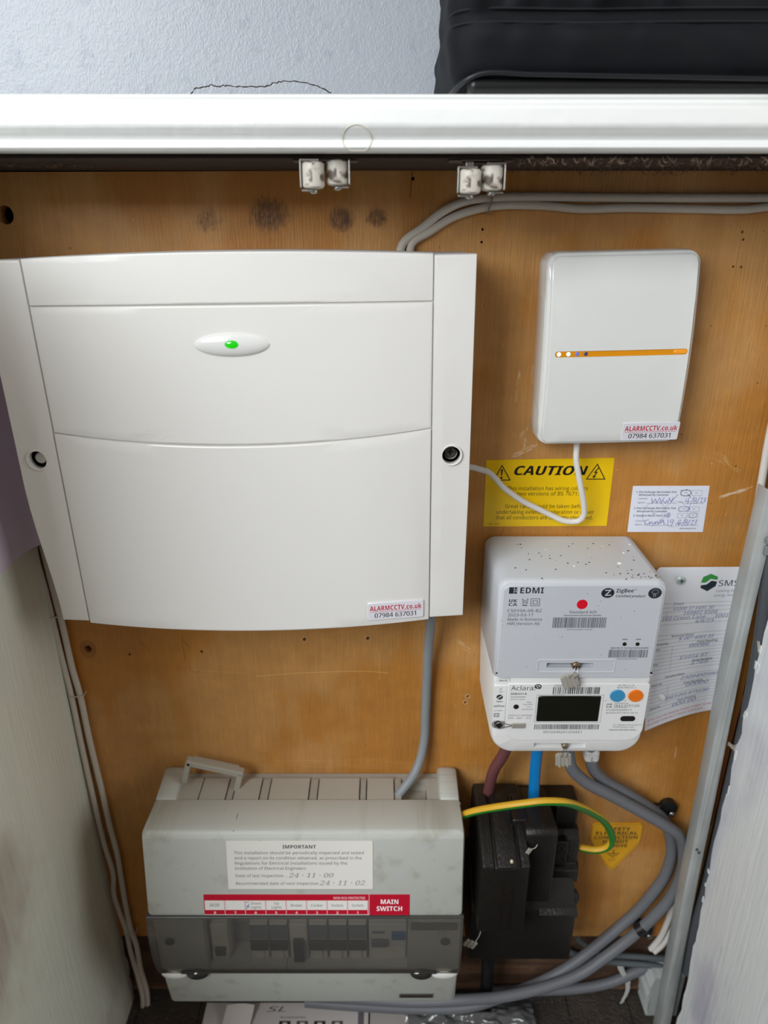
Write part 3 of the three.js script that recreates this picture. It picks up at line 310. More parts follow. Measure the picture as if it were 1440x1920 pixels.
{ const t = thing('electricity_meter', 'white electricity meter with dark display, blue and orange buttons and rounded base', 'electricity meter', [0.0868, 0.5176, 0]);
  const arcP = (cx, cy, r, a0, a1, n) => [...Array(n + 1)].map((_, i) => { const a = (a0 + (a1 - a0) * i / n) * Math.PI / 180; return [mm(cx + r * Math.cos(a)), -mm(cy - r * Math.sin(a))]; });
  const o = [...arcP(21.5, 59.5, 19.5, 180, 270, 12), ...arcP(108.5, 59.5, 19.5, 270, 352, 12), ...arcP(112.5, 42.5, 17, -25, 42, 8), [mm(124.6), -mm(29)], [mm(124.6), -mm(12)], [mm(126.5), -mm(9.7)], [mm(128), -mm(9.5)], [mm(128), -mm(1.9)], [0, -mm(1.9)], [mm(0.2), -mm(9)], [mm(1.4), -mm(40)]];
  const slot = pad(rrect(0.0440, 0.0054, 0.0006, 3, 0.0600, -0.0705), [[0.076, 0.0008], [0.1, -0.0006]], { rings: 1 });
  mesh('casing', cut(pad(o, [[0.003, 0.0005], [0.02, 0], [0.0765, 0], [0.0798, 0.0007], [0.0818, 0.002], [0.0826, 0.0038]], { crease: 0.6, rings: 3, centre: [0.064, -0.036] }), slot), MT.meterWhite, t);
  const map = print(114, 56.5, 11, '#ededec', P => { const ox = -12.8, oy = -8.4 + 0, K = '#3a3b40'; const T = (s, x, y, z, w, b) => P.text(s, x + ox, y + oy, z, { col: K, w, bold: b }); const R = (x, y, w, h, lw = 0.25) => P.rect(x + ox, y + oy, w, h, K, lw);
    T('Aclara.', 15.4, 14.6, 5.8, 20); P.circ(36.9 + ox, 11 + oy, 2.4, '#26282c', 0.9, 1.8); P.path([[34.6 + ox, 12 + oy], [37 + ox, 10.6 + oy], [38.6 + ox, 13 + oy]], '#26282c', 0.9); T('SGM1411-B', 15.4, 19, 2.6, 13, true); T('Smart Electricity Meter', 15.6, 21.6, 1.4, 12, true); T('EDIS 4.0 compliant', 15.6, 24, 1.4, 12);
    T('Flow', 29, 26.8, 1.6, 4); T('Imp/kWh', 26, 29, 1.6, 8); T('Live', 29, 31.4, 1.6, 4); T('Exp/kvarh', 25.6, 33.9, 1.6, 9); T('230V 0.5-10(100)A', 14.8, 40.2, 1.9, 19.6); T('50Hz', 14.8, 42.8, 1.9, 4.6); T('2023', 21.6, 42.8, 1.9, 4.6); T('UC2', 29.4, 42.8, 1.9, 4);
    T('23Z0492610870', 49.7, 11.2, 3, 21.6); P.bars(49.2 + ox, 11.6 + oy, 39, 7.6 - 1, 40, '#4b4c50'); T('0004300123', 49.4, 19.6, 1.3, 9); R(36.8, 19.2, 54, 27, 0.2); P.bars(37.1 + ox, 48.4 + oy, 53.5, 5, 70, '#505155'); T('001D2402012CE821', 44.7, 57.2, 2.9, 32.5);
    T('ACTIVE CL B', 101, 10.6, 1.9, 13); T('REACTIVE CL 2', 100.3, 12.8, 1.9, 15.4); T('A', 92.2, 25.6, 2); T('A', 108, 25.6, 2); T('UK', 93.7, 29.2, 2.3, 5, true); T('CA', 93.7, 31.6, 2.3, 5, true); R(100.6, 27.4, 10.4, 4, 0.3); T('M23', 101.4, 30.8, 3.2, 8.8); T('0120', 112, 30.8, 3.2, 8.8); T('0120/SGS0011', 94.3, 34.8, 2.6, 21); T('METROLOGY FW 01.00.16', 94.3, 37.6, 2, 26);
    T('T/C: Sigillatura M. Parodi 27 A', 101.6, 49.6, 1.8, 24); T('16145 Genova, Italy.', 101.6, 51.8, 1.8, 18); T('Property of SMS Meter Assets', 99, 54.6, 1.8, 22, true); });
  mesh('face_label', pad(rrect(0.114, 0.0565, [0.013, 0.002, 0.0008, 0.013], 8, 0.0698, -0.0366), [[0.0815, 0], [0.0830, 0], [0.0834, 0.0006]], { rings: 3 }), M({ map, roughness: 0.4 }), t);
  const map2 = print(10.6, 36, 12, '#f0f0ef', P => { const K = '#3a3b40'; P.text('X', 4.6, 4.6, 3, { col: K }); P.fill(4.2, 6, 3, 0.4, K); P.circ(5, 11.4, 2.6, '#3a3b40'); P.path([[3.4, 12.8], [6.6, 10]], '#f0f0ef', 0.7); P.text('ZigBee', 2.4, 16.6, 2, { col: K, w: 5.4, bold: true }); P.text('myDfense', 0.4, 21.6, 2.8, { col: K, w: 9, italic: true, bold: true }); P.text('Li-metal', 1, 26, 1.8, { col: K, w: 7 }); P.rect(1.6, 28.4, 3.8, 3.4, K, 0.5); P.rect(2.6, 29.4, 1.8, 1.4, K, 0.3); P.text('↕', 7.4, 31.6, 3.4, { col: K }); });
  mesh('side_label', plate(1.7, 10.4, 12.3, 44.6, 0.0008, 0.0815, 0.0833), M({ map: map2, roughness: 0.4 }), t);
  const map3 = print(11, 3, 14, '#f0f0ef', P => P.text('Nov-23', 2.6, 2.3, 2, { col: '#2f3034', bold: true, w: 6.2 })); mesh('date_label', plate(3, 3.8, 14, 6.8, 0.0003, 0.0815, 0.0831), M({ map: map3, roughness: 0.4 }), t);
  mesh('display', plate(37.9, 19.9, 88.8, 45.2, 0.0012, 0.0825, 0.0840, 0.0005), M({ color: '#14170f', roughness: 0.12, clearcoat: 0.6 }), t);
  const btn = (x, c) => mesh('button', new THREE.CylinderGeometry(0.0057, 0.0062, 0.0016, 32).rotateX(Math.PI / 2).scale(1, 0.95, 1).translate(mm(x), -mm(19.6), 0.0838), M({ color: c, roughness: 0.4 }), t); tag(btn(101.5, '#3f93c2'), 'blue round button'); tag(btn(116.3, '#f07a14'), 'orange round button');
  mesh('optical_port', plate(106.8, 39.9, 119, 45, 0.0025, 0.083, 0.0838), MT.hole, t); mesh('indicator_hole', cyl(0.0022, 0.0006, 'z', 20).translate(mm(20.6), -mm(30.6), 0.0834), MT.hole, t);
  const rec = mesh('seal_recess', plate(2, 45.4, 30.4, 52.8, 0.0036, 0.082, 0.0829), M({ color: '#9b9a98', roughness: 0.6 }), t);
  mesh('screw', cyl(0.0031, 0.002, 'z', 16).translate(mm(6.8), -mm(48), 0.0838), MT.darkSteel, rec); mesh('seal_tag', rbox(mm(18), mm(29.4), -mm(51.6), -mm(46.4), 0.0829, 0.0848, 0.0008), MT.leadTag, rec);
  mesh('seal_wire', merge([tube([[mm(4), -mm(48), 0.0846], [mm(7), -mm(45.4), 0.0852], [mm(13), -mm(47), 0.0846], [mm(18), -mm(48.4), 0.084]], 0.0004, 6, 0.001), tube([[mm(4), -mm(48), 0.0846], [mm(7), -mm(51), 0.0852], [mm(13), -mm(50), 0.0846], [mm(18), -mm(49.4), 0.084]], 0.0004, 6, 0.001)]), MT.steel, rec);
  mesh('screw', merge([cyl(0.0026, 0.004, 'z', 16).translate(0.0641, -0.0705, 0.0820), new THREE.SphereGeometry(0.0026, 14, 8).scale(1, 1, 0.5).translate(0.0641, -0.0705, 0.084)]), M({ color: '#9a8c78', metalness: 0.8, roughness: 0.45 }), t);
  sealTag(t, 0.0636, -0.0838, 0.0845, 0.06, [0.0641, -0.0705, 0.085]);
}
// ------------------------------------------------------------ record card, curling off the board
function sheet(fn, nu, nv, th = 0.0003) { const pos = [], uv = [], idx = []; for (const s of [0, 1]) for (let j = 0; j <= nv; j++) for (let i = 0; i <= nu; i++) { const p = fn(i / nu, j / nv); pos.push(p[0], p[1], p[2] - s * th); uv.push(i / nu, j / nv); }
  const n = (nu + 1) * (nv + 1), at = (i, j) => j * (nu + 1) + i; for (let j = 0; j < nv; j++) for (let i = 0; i < nu; i++) { const a = at(i, j), b = at(i + 1, j), c = at(i + 1, j + 1), d = at(i, j + 1); idx.push(a, b, c, a, c, d, n + a, n + c, n + b, n + a, n + d, n + c); }
  const edge = (a, b) => idx.push(a, n + a, n + b, a, n + b, b); for (let i = 0; i < nu; i++) { edge(at(i, 0), at(i + 1, 0)); edge(at(i + 1, nv), at(i, nv)); } for (let j = 0; j < nv; j++) { edge(at(nu, j), at(nu, j + 1)); edge(at(0, j + 1), at(0, j)); }
  const g = new THREE.BufferGeometry(); g.setAttribute('position', new THREE.Float32BufferAttribute(pos, 3)); g.setAttribute('uv', new THREE.Float32BufferAttribute(uv, 2)); g.setIndex(idx); g.computeVertexNormals(); return g; }
{ const W = 78, H = 152, map = print(W, H, 10, '#eeeff3', P => { const L = '#9a9ca6', K = '#54565e', I = '#5a5f9c';
    P.path([[42, 9.5], [48.5, 6.5], [55, 9.5], [55, 12.5], [49, 11.5], [45, 15], [40.6, 15]], '#3f9a48', 0, true, true); P.path([[41, 17.6], [46, 16.8], [50, 13.2], [55, 14.2], [54.4, 18.6], [47.6, 23.4], [41, 20]], '#26323c', 0, true, true); P.text('SMS', 56.2, 18.6, 7.8, { col: '#2a3038', w: 19 }); P.text('Leading the', 55.5, 24.6, 3.6, { col: '#8a8f98', w: 18.4 }); P.text('energy revolution', 54.5, 29, 3.6, { col: '#8a8f98', w: 27 });
    const ys = [34, 38, 42, 46, 50, 54, 64, 68, 72, 75.5, 79, 82.5, 86, 89.5, 93, 96.5, 100, 106, 109.5, 113, 116.5, 120, 123.5, 127, 130.5, 134, 137.5]; for (const y of ys) P.fill(2, y, 72, 0.3, L); P.fill(13, 42, 0.3, 8, L); P.fill(22, 75.5, 0.3, 24, L); P.fill(22, 113, 0.3, 20, L); P.fill(4, 78, 0.3, 4, L);
    const I2 = (s, x, y, w, z = 4.6) => P.scrawl(s, x, y, z, I, w); I2('Jones', 18, 36, 10, 4); I2('41000 37 6495 30', 18, 41, 38); I2('160802 8104', 28, 45.6, 32); I2('x 103 Green Lane', 4, 50, 46); I2('1001 2', 58, 50, 18); I2('4/8/23', 40, 54.4, 18); I2('K 007 4061 55', 27, 70.6, 34); I2('06086', 38, 78.6, 20, 5); I2('E1054 97', 30, 90, 28); I2('5769', 42, 97.2, 18, 5); I2('23Z0492580', 34, 111.4, 38, 5); I2('00000', 40, 119.4, 24, 5); I2('E6E3 015 977CC80', 20, 128.8, 46, 5); I2('000.00', 28, 137.4, 26, 5);
    const K2 = (s, x, y, w) => P.text(s, x, y, 2.6, { col: K, w, bold: true }); K2('Removed Meter', 20, 66.6, 22); K2('Serial No.', 6, 73.2, 12); K2('Final Reading', 46, 74.6, 20); K2('kWh', 5, 78.2, 5); K2('Final Reading', 44, 93.6, 20); K2('No.', 4, 92, 6); K2('Installed Meter', 18, 106, 20); K2('Serial No.', 4, 112, 12); K2('Start Reading', 38, 116, 20); K2('Start Reading', 34, 133, 20); K2('Serial No.', 4, 134, 12);
    P.text('IF YOU HAVE ANY PROBLEM OR NEED TO MOVE THE METER', 3, 144.6, 2.8, { col: '#c43850', w: 73 }); P.text('PLEASE CONTACT YOUR SUPPLIER.', 3, 148.6, 2.8, { col: '#c43850', w: 62 }); });
  const t = thing('record_card', 'white printed record card with blue handwriting, curling out beside the meter', 'card', [0.316, 0.573, 0]);
  mesh('card', sheet((u, v) => { const a = 1 - u, d = 1 - v; const rc = 0.004; let y = -0.152 * d; const cut2 = u < rc / 0.078 * 1 ? rc - Math.sqrt(Math.max(0, rc * rc - Math.pow(rc - u * 0.078, 2))) : 0; if (v > 0.5) y -= cut2 * sm(0.9, 1, v); return [-0.078 * a, y, 0.002 + 0.03 * Math.pow(a, 1.4) * Math.pow(d, 1.2) + 0.001 * a]; }, 40, 40), M({ map, roughness: 0.5, clearcoat: 0.15 }), t);
  const sc = mesh('screw', merge([new THREE.SphereGeometry(0.0042, 20, 8, 0, 7, 0, 1.2).rotateX(Math.PI / 2).scale(1, 1, 0.5).translate(-0.0565, -0.0112, 0.0055)]), M({ color: '#ccd6d2', metalness: 0.4, roughness: 0.4 }), t); mesh('cross_slot', merge([box(-0.0585, -0.0545, -0.0117, -0.0107, 0.0074, 0.0077), box(-0.057, -0.056, -0.0132, -0.0092, 0.0074, 0.0077)]).translate(0, 0, 0), M({ color: '#2c4a4a', roughness: 0.6 }), sc);
  mesh('paint_fleck', new THREE.IcosahedronGeometry(0.0022, 1).scale(1.3, 1.8, 0.4).rotateZ(0.7).translate(-0.066, -0.1175, 0.029), M({ color: '#fbfbfa', roughness: 0.6 }), t); }

// ------------------------------------------------------------ consumer unit
{ const t = thing('consumer_unit', 'pale grey fuse box with smoked flip lid and red circuit strip, below the alarm panel', 'fuse box', [-0.0722, 0.115, 0]);
  const hw = 0.1440, shellUV = g => planar(g, 'x', 'y', -0.15, 0, 0.3, 0.3);
  const shell = M({ color: '#d1d4ce', roughness: 0.45, bumpMap: rep(fine, 30, 30), bumpScale: 0.00004, map: pixels(1024, 1024, (x, y) => { const d = sm(0.6, 0.85, fbm(x / 50, y / 50, 5)), s = hash(x >> 1, y >> 1) > 0.9996 ? 0.5 : 1; return [(240 - 18 * d) * s, (240 - 20 * d) * s, (238 - 26 * d) * s]; }) });
  const dusty = M({ color: '#b9b4a8', roughness: 0.7, bumpMap: rep(stipple, 3, 3), bumpScale: 0.0002 });
  mesh('base', merge([rbox(-hw + 0.006, hw - 0.006, 0.008, 0.228, 0, 0.0105, 0.002), rbox(-hw + 0.004, hw - 0.004, 0.006, 0.205, 0.01, 0.05, 0.002)]), dusty, t);
  // back posts either side of the cable entry
  const post = (x0, x1) => sweepX(roundPoly([[0, 0.19], [0.042, 0.19], [0.042, 0.2345], [0.006, 0.239], [0, 0.2355]], 0.004), x0, x1, 0.0035, 0.6);
  mesh('post', post(-hw + 0.0005, -hw + 0.021), shell, t); mesh('post', post(hw - 0.0195, hw - 0.0005), shell, t);
  // knock-out fence of the cable entry: panels with grooves between, one broken out for the grey flex
  const xs = [-0.1255, -0.1040, -0.0785, -0.0715, -0.0465, -0.0378, 0.0005, 0.0088, 0.0490, 0.0555, 0.0822, 0.0895];
  for (let i = 0; i < xs.length - 1; i++) mesh('knockout', rbox(xs[i] + 0.0005, xs[i + 1] - 0.0005, 0.185, i > 1 && i % 2 === 0 ? 0.2302 : 0.2312, 0.0105, 0.040, 0.0008, 2), dusty, t);
  mesh('knockout', rbox(0.0895, 0.1135, 0.185, 0.214, 0.0105, 0.040, 0.0008, 2), dusty, t); mesh('knockout', rbox(0.1135, 0.1250, 0.185, 0.2308, 0.0105, 0.040, 0.0008, 2), dusty, t);
  // loose retaining flap standing over the left end of the entry
  { const f = merge([rbox(-0.0015, 0.0535, 0.021, 0.0275, -0.004, 0.004, 0.0012), rbox(-0.002, 0.0035, 0, 0.026, -0.004, 0.004, 0.0012), rbox(0.048, 0.0538, 0.002, 0.026, -0.004, 0.004, 0.0012), rbox(0.004, 0.048, 0.0245, 0.0272, -0.006, 0.0045, 0.0008)]).rotateZ(-0.27).translate(-0.1205, 0.2385, 0.022); mesh('flap', f, M({ color: '#aaa598', roughness: 0.6 }), t); }
  // the cover: front shell with a sunken window for the breakers
  const fz = y => 0.0835 + (0.0972 - 0.0835) * (0.236 - y) / (0.236 - 0.1535); // the front leans out towards the lid
  const prof = roundPoly([[0.041, 0.004, 0], [0.070, 0.0008, 0.007], [0.0790, 0.004, 0.003], [0.0890, 0.066, 0.002], [0.0895, 0.07, 0.0005], [0.0905, 0.147, 0.001], [0.0968, 0.1505, 0.001], [0.0972, 0.1535, 0.001], [0.0832, 0.2362, 0.0085], [0.041, 0.2330, 0.0008]], 0.003);
  const win = pad(rrect(0.192, 0.076, 0.001, 2, -0.0013, 0.108), [[0.06, 0], [0.12, 0]], { rings: 1 });
  const cv = cut(sweepX(prof, -hw, hw, 0.004, 0.5), win); mesh('cover', shellUV(cv), shell, t);
  mesh('window_back', rbox(-0.1, 0.098, 0.066, 0.15, 0.058, 0.0625, 0.001, 1), M({ color: '#8f8d86', roughness: 0.6 }), t);
  // breakers in the window
  const mod = M({ color: '#cfcec8', roughness: 0.5 }), grey = M({ color: '#66727f', roughness: 0.5 }), dark = M({ color: '#2b2724', roughness: 0.5 }), pale = M({ color: '#d0d0ca', roughness: 0.5 });
  for (let k = 1; k <= 8; k++) { const x0 = 0.0566 - 0.0190 * k, x1 = x0 + 0.0186; if (k === 7) continue;
    const b = mesh('breaker', merge([rbox(x0, x1, 0.069, 0.144, 0.0625, 0.074, 0.0008, 2), rbox(x0 + 0.0008, x1 - 0.0008, 0.0705, 0.1175, 0.072, 0.080, 0.001, 2)]), mod, t); const P = (name, a, c, y0, y1, z1, m) => mesh(name, rbox(x0 + a, x1 - c, y0, y1, 0.0795, z1, 0.0006, 2), m, b);
    if (k === 4) { P('toggle', 0.0045, 0.0045, 0.0715, 0.0985, 0.0855, dark); P('rating_label', 0.002, 0.002, 0.100, 0.1155, 0.0803, pale); }
    else if (k === 8) { P('rating_label', 0.0015, 0.0015, 0.088, 0.1155, 0.0803, pale); P('toggle', 0.0042, 0.0042, 0.0775, 0.0868, 0.0835, dark); P('lever', 0.0015, 0.0125, 0.072, 0.0825, 0.082, pale); P('lever', 0.0125, 0.0015, 0.072, 0.0825, 0.082, pale); }
    else { P('rating_label', 0.001, 0.001, 0.0972, 0.1165, 0.0803, grey); P('toggle', 0.001, 0.001, 0.0852, 0.0965, 0.0835, dark); P('lever', 0.0045, 0.0055, 0.0712, 0.0846, 0.0815, pale); } }
  { const b = mesh('main_switch', merge([rbox(0.0572, 0.0942, 0.069, 0.144, 0.0625, 0.074, 0.0008, 2), rbox(0.0577, 0.0938, 0.0705, 0.1175, 0.072, 0.0805, 0.001, 2)]), M({ color: '#c2c3be', roughness: 0.5 }), t);
    mesh('test_button', rbox(0.0795, 0.0925, 0.0985, 0.1085, 0.080, 0.083, 0.001, 2), M({ color: '#2a5c9c', roughness: 0.4 }), b); mesh('toggle', rbox(0.060, 0.0755, 0.090, 0.0985, 0.080, 0.084, 0.001, 2), M({ color: '#5b6268', roughness: 0.5 }), b); mesh('nameplate', box(0.0605, 0.073, 0.1055, 0.1085, 0.0803, 0.0808), grey, b); mesh('rating_label', box(0.0595, 0.0925, 0.0715, 0.0865, 0.0803, 0.0808), pale, b); }
  for (const x of [-0.1300, 0.1300]) mesh('screw', cyl(0.0046, 0.002, 'z', 20).translate(x, 0.108, 0.0904), M({ color: '#4e4e4c', roughness: 0.5, metalness: 0.5 }), t);
  mesh('wing_label', box(0.0975, 0.1405, 0.1235, 0.1330, 0.0898, 0.0912), M({ color: '#575856', roughness: 0.6 }), t);
  // smoked lid
  const lo = [[0.0985, 0.1500], [0.1000, 0.1480], [0.1020, 0.135], [0.1024, 0.118], [0.1002, 0.095], [0.0962, 0.077], [0.0925, 0.0665]], li = lo.map(([z, y]) => [z - 0.0016, y]);
  const smoke = M({ color: '#dad8d4', transmission: 0.945, thickness: 0, roughness: 0.12, ior: 1.45, specularIntensity: 1 });
  const lid = mesh('lid', merge([sweepX([...[...lo].reverse(), ...li], -hw - 0.0005, hw + 0.0005, 0.0006, 0.4), sweepX([[0.0895, 0.0672], ...[...lo].reverse().map(([z, y]) => [z - 0.002, y]), [0.0905, 0.149]], -hw - 0.0005, -hw + 0.0012, 0.0003, 0.4), sweepX([[0.0895, 0.0672], ...[...lo].reverse().map(([z, y]) => [z - 0.002, y]), [0.0905, 0.149]], hw - 0.0012, hw + 0.0005, 0.0003, 0.4)]), smoke, t);
  mesh('hinge_lip', rbox(-hw - 0.0012, hw + 0.0012, 0.1485, 0.1508, 0.0950, 0.0995, 0.001, 2), M({ color: '#4a4947', roughness: 0.25 }), lid);
  mesh('lower_lip', rbox(-hw + 0.001, hw - 0.001, 0.0658, 0.0670, 0.0880, 0.0925, 0.0005, 1), M({ color: '#3a3937', roughness: 0.25 }), lid);
  // catches of the lid: a smoky lug beside a pale thumb scoop
  for (const s of [-1, 1]) { const g = new THREE.SphereGeometry(1, 24, 12); mesh('lid_catch', g.clone().scale(0.0110, 0.0058, 0.0055).translate(s * 0.1085, 0.0628, 0.0898), M({ color: '#2c2b29', roughness: 0.15, clearcoat: 0.6 }), lid); mesh('thumb_scoop', g.clone().scale(0.0138, 0.0062, 0.0048).translate(s * 0.1300, 0.0620, 0.0890), M({ color: '#e2e2dc', roughness: 0.4 }), t); mesh('catch_pin', rbox(s * 0.117 - 0.006, s * 0.117 + 0.006, 0.0662, 0.0684, 0.0915, 0.0935, 0.0006, 2), dark, lid); }
  // printing on the cover
  const onCover = (x0, x1, y0, y1, map, name) => { const g = pad(rrect(x1 - x0, y1 - y0, 0.0004, 2), [[-0.0003, 0], [0.0004, 0]], { rings: 2 }).rotateX(-0.1646).translate((x0 + x1) / 2, (y0 + y1) / 2, fz((y0 + y1) / 2)); return mesh(name, g, M({ map, roughness: 0.45 }), t); };
  const inst = print(130.4, 50, 10, '#eceae2', P => { const K = '#3a3a3a', p = '#8a8a88'; const T = (s, y, w) => { P.text(s, 6.7, y, 4.2, { col: '#5c5c5a', w }); }; P.text('IMPORTANT', 65, 7.4, 4.9, { col: K, bold: true, w: 30, align: 'center' }); T('This installation should be periodically inspected and tested', 13.4, 116); T('and a report on its condition obtained, as prescribed in the', 18.8, 114); T('Regulations for Electrical Installations issued by the', 24.2, 101); T('Institution of Electrical Engineers', 29.6, 64); T('Date of last inspection', 37.4, 43.5); P.fill(52.4, 37, 1, 0.5, p); T('Recommended date of next inspection', 45.6, 75); P.scrawl('24 · 11 · 00', 54.5, 37.8, 6.6, p, 40); P.scrawl('24 · 11 · 02', 82, 45.8, 6.6, p, 41); for (let i = 0; i < 30; i++) P.fill(83 + i * 1.44, 46.6, 0.5, 0.3, '#b8b8b6'); });
  onCover(-0.0682, 0.0622, 0.1790, 0.2283, inst, 'inspection_label');
  const red = print(186, 22, 10, '#c4112f', P => { const names = ['HOB', '', 'Down Lights', 'Up Lights', 'Shower', 'Cooker', 'Sockets', 'Sockets']; P.text('NON RCD PROTECTED', 146, 4.8, 3.6, { col: '#f4c9ce', bold: true, w: 29, align: 'right' });
    names.forEach((s, i) => { const x = 0.7 + i * 18.5; P.fill(x, 6.2, 17.6, 10.2, '#efece6'); const c = { col: '#6a6a72', w: 0, align: 'center' }; if (s.includes(' ')) { const [a, b] = s.split(' '); P.text(a, x + 9.4, 10.6, 3.6, c); P.text(b, x + 9.4, 14.8, 3.6, c); } else P.text(s, x + 8.8, 12.8, i ? 3.8 : 4.6, i ? { ...c, w: 11 } : { ...c, w: 9, font: 'serif' }); P.text(String(8 - i), x + 8.8, 20.8, 4, { col: '#f6dfe2', bold: true, align: 'center' }); P.fill(x + 17.7, 6, 0.6, 16, '#e9c9cc'); });
    P.path([[38.4, 15.4], [39.2, 11.4], [40.2, 14], [40.6, 9.6]], '#3a5aa8', 0.5); P.path([[38.2, 8.4], [40.6, 7.6]], '#3a5aa8', 0.5); P.fill(0, 21.2, 149, 0.8, '#d8d4ce'); P.fill(149, 0, 0.7, 22, '#e3a9b0'); P.text('MAIN', 167.8, 10, 6.8, { col: '#ffffff', bold: true, w: 17, align: 'center' }); P.text('SWITCH', 167.8, 17.4, 6.8, { col: '#ffffff', bold: true, w: 24, align: 'center' }); });
  onCover(-0.0912, 0.0955, 0.1518, 0.1735, red, 'circuit_strip');
  const badge = print(34, 7, 16, '#4a4844', P => { P.rect(0.3, 0.3, 33.4, 6.4, '#8a8880', 0.3); P.text('legrand', 17, 5.2, 6.2, { col: '#23211f', bold: true, w: 31, align: 'center' }); });
  mesh('badge', pad(rrect(0.0340, 0.0068, 0.0003, 2), [[0, 0], [0.0008, 0]], { rings: 2 }).rotateX(0.16).translate(0.1045, 0.0178, 0.0814), M({ map: badge, roughness: 0.4 }), t);
}
// ------------------------------------------------------------ cut-out (service fuse)
{ const t = thing('service_cutout', 'dusty black service fuse block with ribbed carrier, right of the fuse box', 'service fuse', [0, 0, 0]);
  const dustMap = rep(pixels(512, 512, (x, y) => { const s = hash(x, y) > 0.99 ? 60 * hash(y, x) : 0; return [28 + s, 25 + s, 22 + s]; }), 3, 3);
  const body = M({ map: rep(pixels(256, 256, (x, y) => { const s = hash(x, y) > 0.9985 ? 60 * hash(y, x) : 0; return [26 + s, 23 + s, 20 + s]; }), 6, 6), roughness: 0.45, bumpMap: rep(stipple, 9, 9), bumpScale: 0.0003 }); const dust = M({ map: dustMap, roughness: 0.42, sheen: 0.5, sheenColor: col('#8a857e'), sheenRoughness: 0.6, bumpMap: rep(stipple, 9, 9), bumpScale: 0.0006 });
  const U = g => planar(g, 'x', 'y', 0, 0, 0.6, 0.6);
  mesh('back_plate', U(merge([rbox(0.088, 0.190, 0.16, 0.329, 0, 0.022, 0.003), rbox(0.1665, 0.1905, 0.296, 0.3255, 0.015, 0.026, 0.003)])), body, t);
  mesh('base_block', U(sweepX(roundPoly([[0.004, 0.1628], [0.066, 0.1628], [0.0665, 0.2285], [0.055, 0.246], [0.034, 0.2625], [0.004, 0.2625]], 0.003), 0.0845, 0.1872, 0.0025)), body, t);
  mesh('side_lug', U(merge([new THREE.SphereGeometry(0.0085, 18, 12).scale(0.8, 1, 1).translate(0.1868, 0.233, 0.05), sweepX([[0.05, 0.234], [0.068, 0.226], [0.069, 0.23], [0.051, 0.24]], 0.15, 0.188, 0.001)])), dust, t);
  mesh('neutral_block', U(merge([sweepX(roundPoly([[0.004, 0.247], [0.046, 0.247], [0.046, 0.262], [0.038, 0.264], [0.037, 0.292], [0.030, 0.3], [0.004, 0.3]], 0.0015), 0.1625, 0.1915, 0.0015), rbox(0.166, 0.179, 0.266, 0.296, 0.03, 0.043, 0.002)])), dust, t);
  mesh('terminal_cover', U(merge([sweepX(roundPoly([[0.01, 0.252], [0.073, 0.252], [0.074, 0.338], [0.068, 0.3425], [0.034, 0.3385], [0.012, 0.336]], 0.003), 0.1285, 0.1580, 0.002), sweepX(roundPoly([[0.012, 0.3], [0.06, 0.3], [0.062, 0.344], [0.036, 0.341], [0.012, 0.34]], 0.003), 0.118, 0.132, 0.002)])), body, t);
  const car = mesh('fuse_carrier', U(merge([sweepX(roundPoly([[0.012, 0.2385], [0.0935, 0.2395], [0.0945, 0.3205], [0.0915, 0.3225], [0.05, 0.338], [0.02, 0.341], [0.012, 0.341]], 0.0015), 0.0868, 0.1295, 0.0015), rbox(0.1065, 0.1072, 0.2395, 0.318, 0.093, 0.0948, 0.0003, 1), rbox(0.116, 0.1164, 0.2395, 0.318, 0.093, 0.0948, 0.0002, 1)])), body, t);
  for (const [a, b] of [[0.0870, 0.0978], [0.1002, 0.1185], [0.1215, 0.1296]]) mesh('rib', U(sweepX(roundPoly([[0.03, 0.336], [0.0915, 0.3195], [0.0968, 0.3210], [0.0962, 0.3245], [0.092, 0.3262], [0.052, 0.3425], [0.03, 0.3445]], 0.0012), a, b, 0.0022)), dust, car);
  mesh('dust_crumb', new THREE.IcosahedronGeometry(0.0016, 1).scale(1, 1.3, 1).translate(0.1132, 0.327, 0.0925), M({ color: '#d8c8b0', roughness: 0.8 }), t);
  const g = merge([rbox(-0.0018, 0.0018, -0.0055, 0.0055, -0.001, 0.001, 0.0005, 2), tube([[0.0005, 0.005, 0], [0.0025, 0.009, 0.001], [0.003, 0.0125, 0]], 0.0004, 6, 0.001), tube([[-0.0005, -0.005, 0], [-0.002, -0.008, 0.001], [-0.002, -0.011, 0]], 0.0004, 6, 0.001)]).rotateZ(-0.45).translate(0.1285, 0.3285, 0.0845); mesh('seal_tag', g, MT.leadTag, t);
  mesh('seal_tag', merge([rbox(-0.0015, 0.0015, -0.0045, 0.0045, -0.0012, 0.0012, 0.0006, 2).translate(-0.0042, 0, 0), rbox(-0.0015, 0.0015, -0.0045, 0.0045, -0.0012, 0.0012, 0.0006, 2), rbox(-0.0015, 0.0015, -0.0045, 0.0045, -0.0012, 0.0012, 0.0006, 2).translate(0.0042, 0, 0), tube([[0.003, 0.004, 0], [0.0042, 0.012, -0.004], [0.0018, 0.02, -0.012], [0.002, 0.028, -0.02]], 0.0004, 6, 0.001)]).rotateZ(-0.5).translate(0.0842, 0.2, 0.076), MT.leadTag, t); }
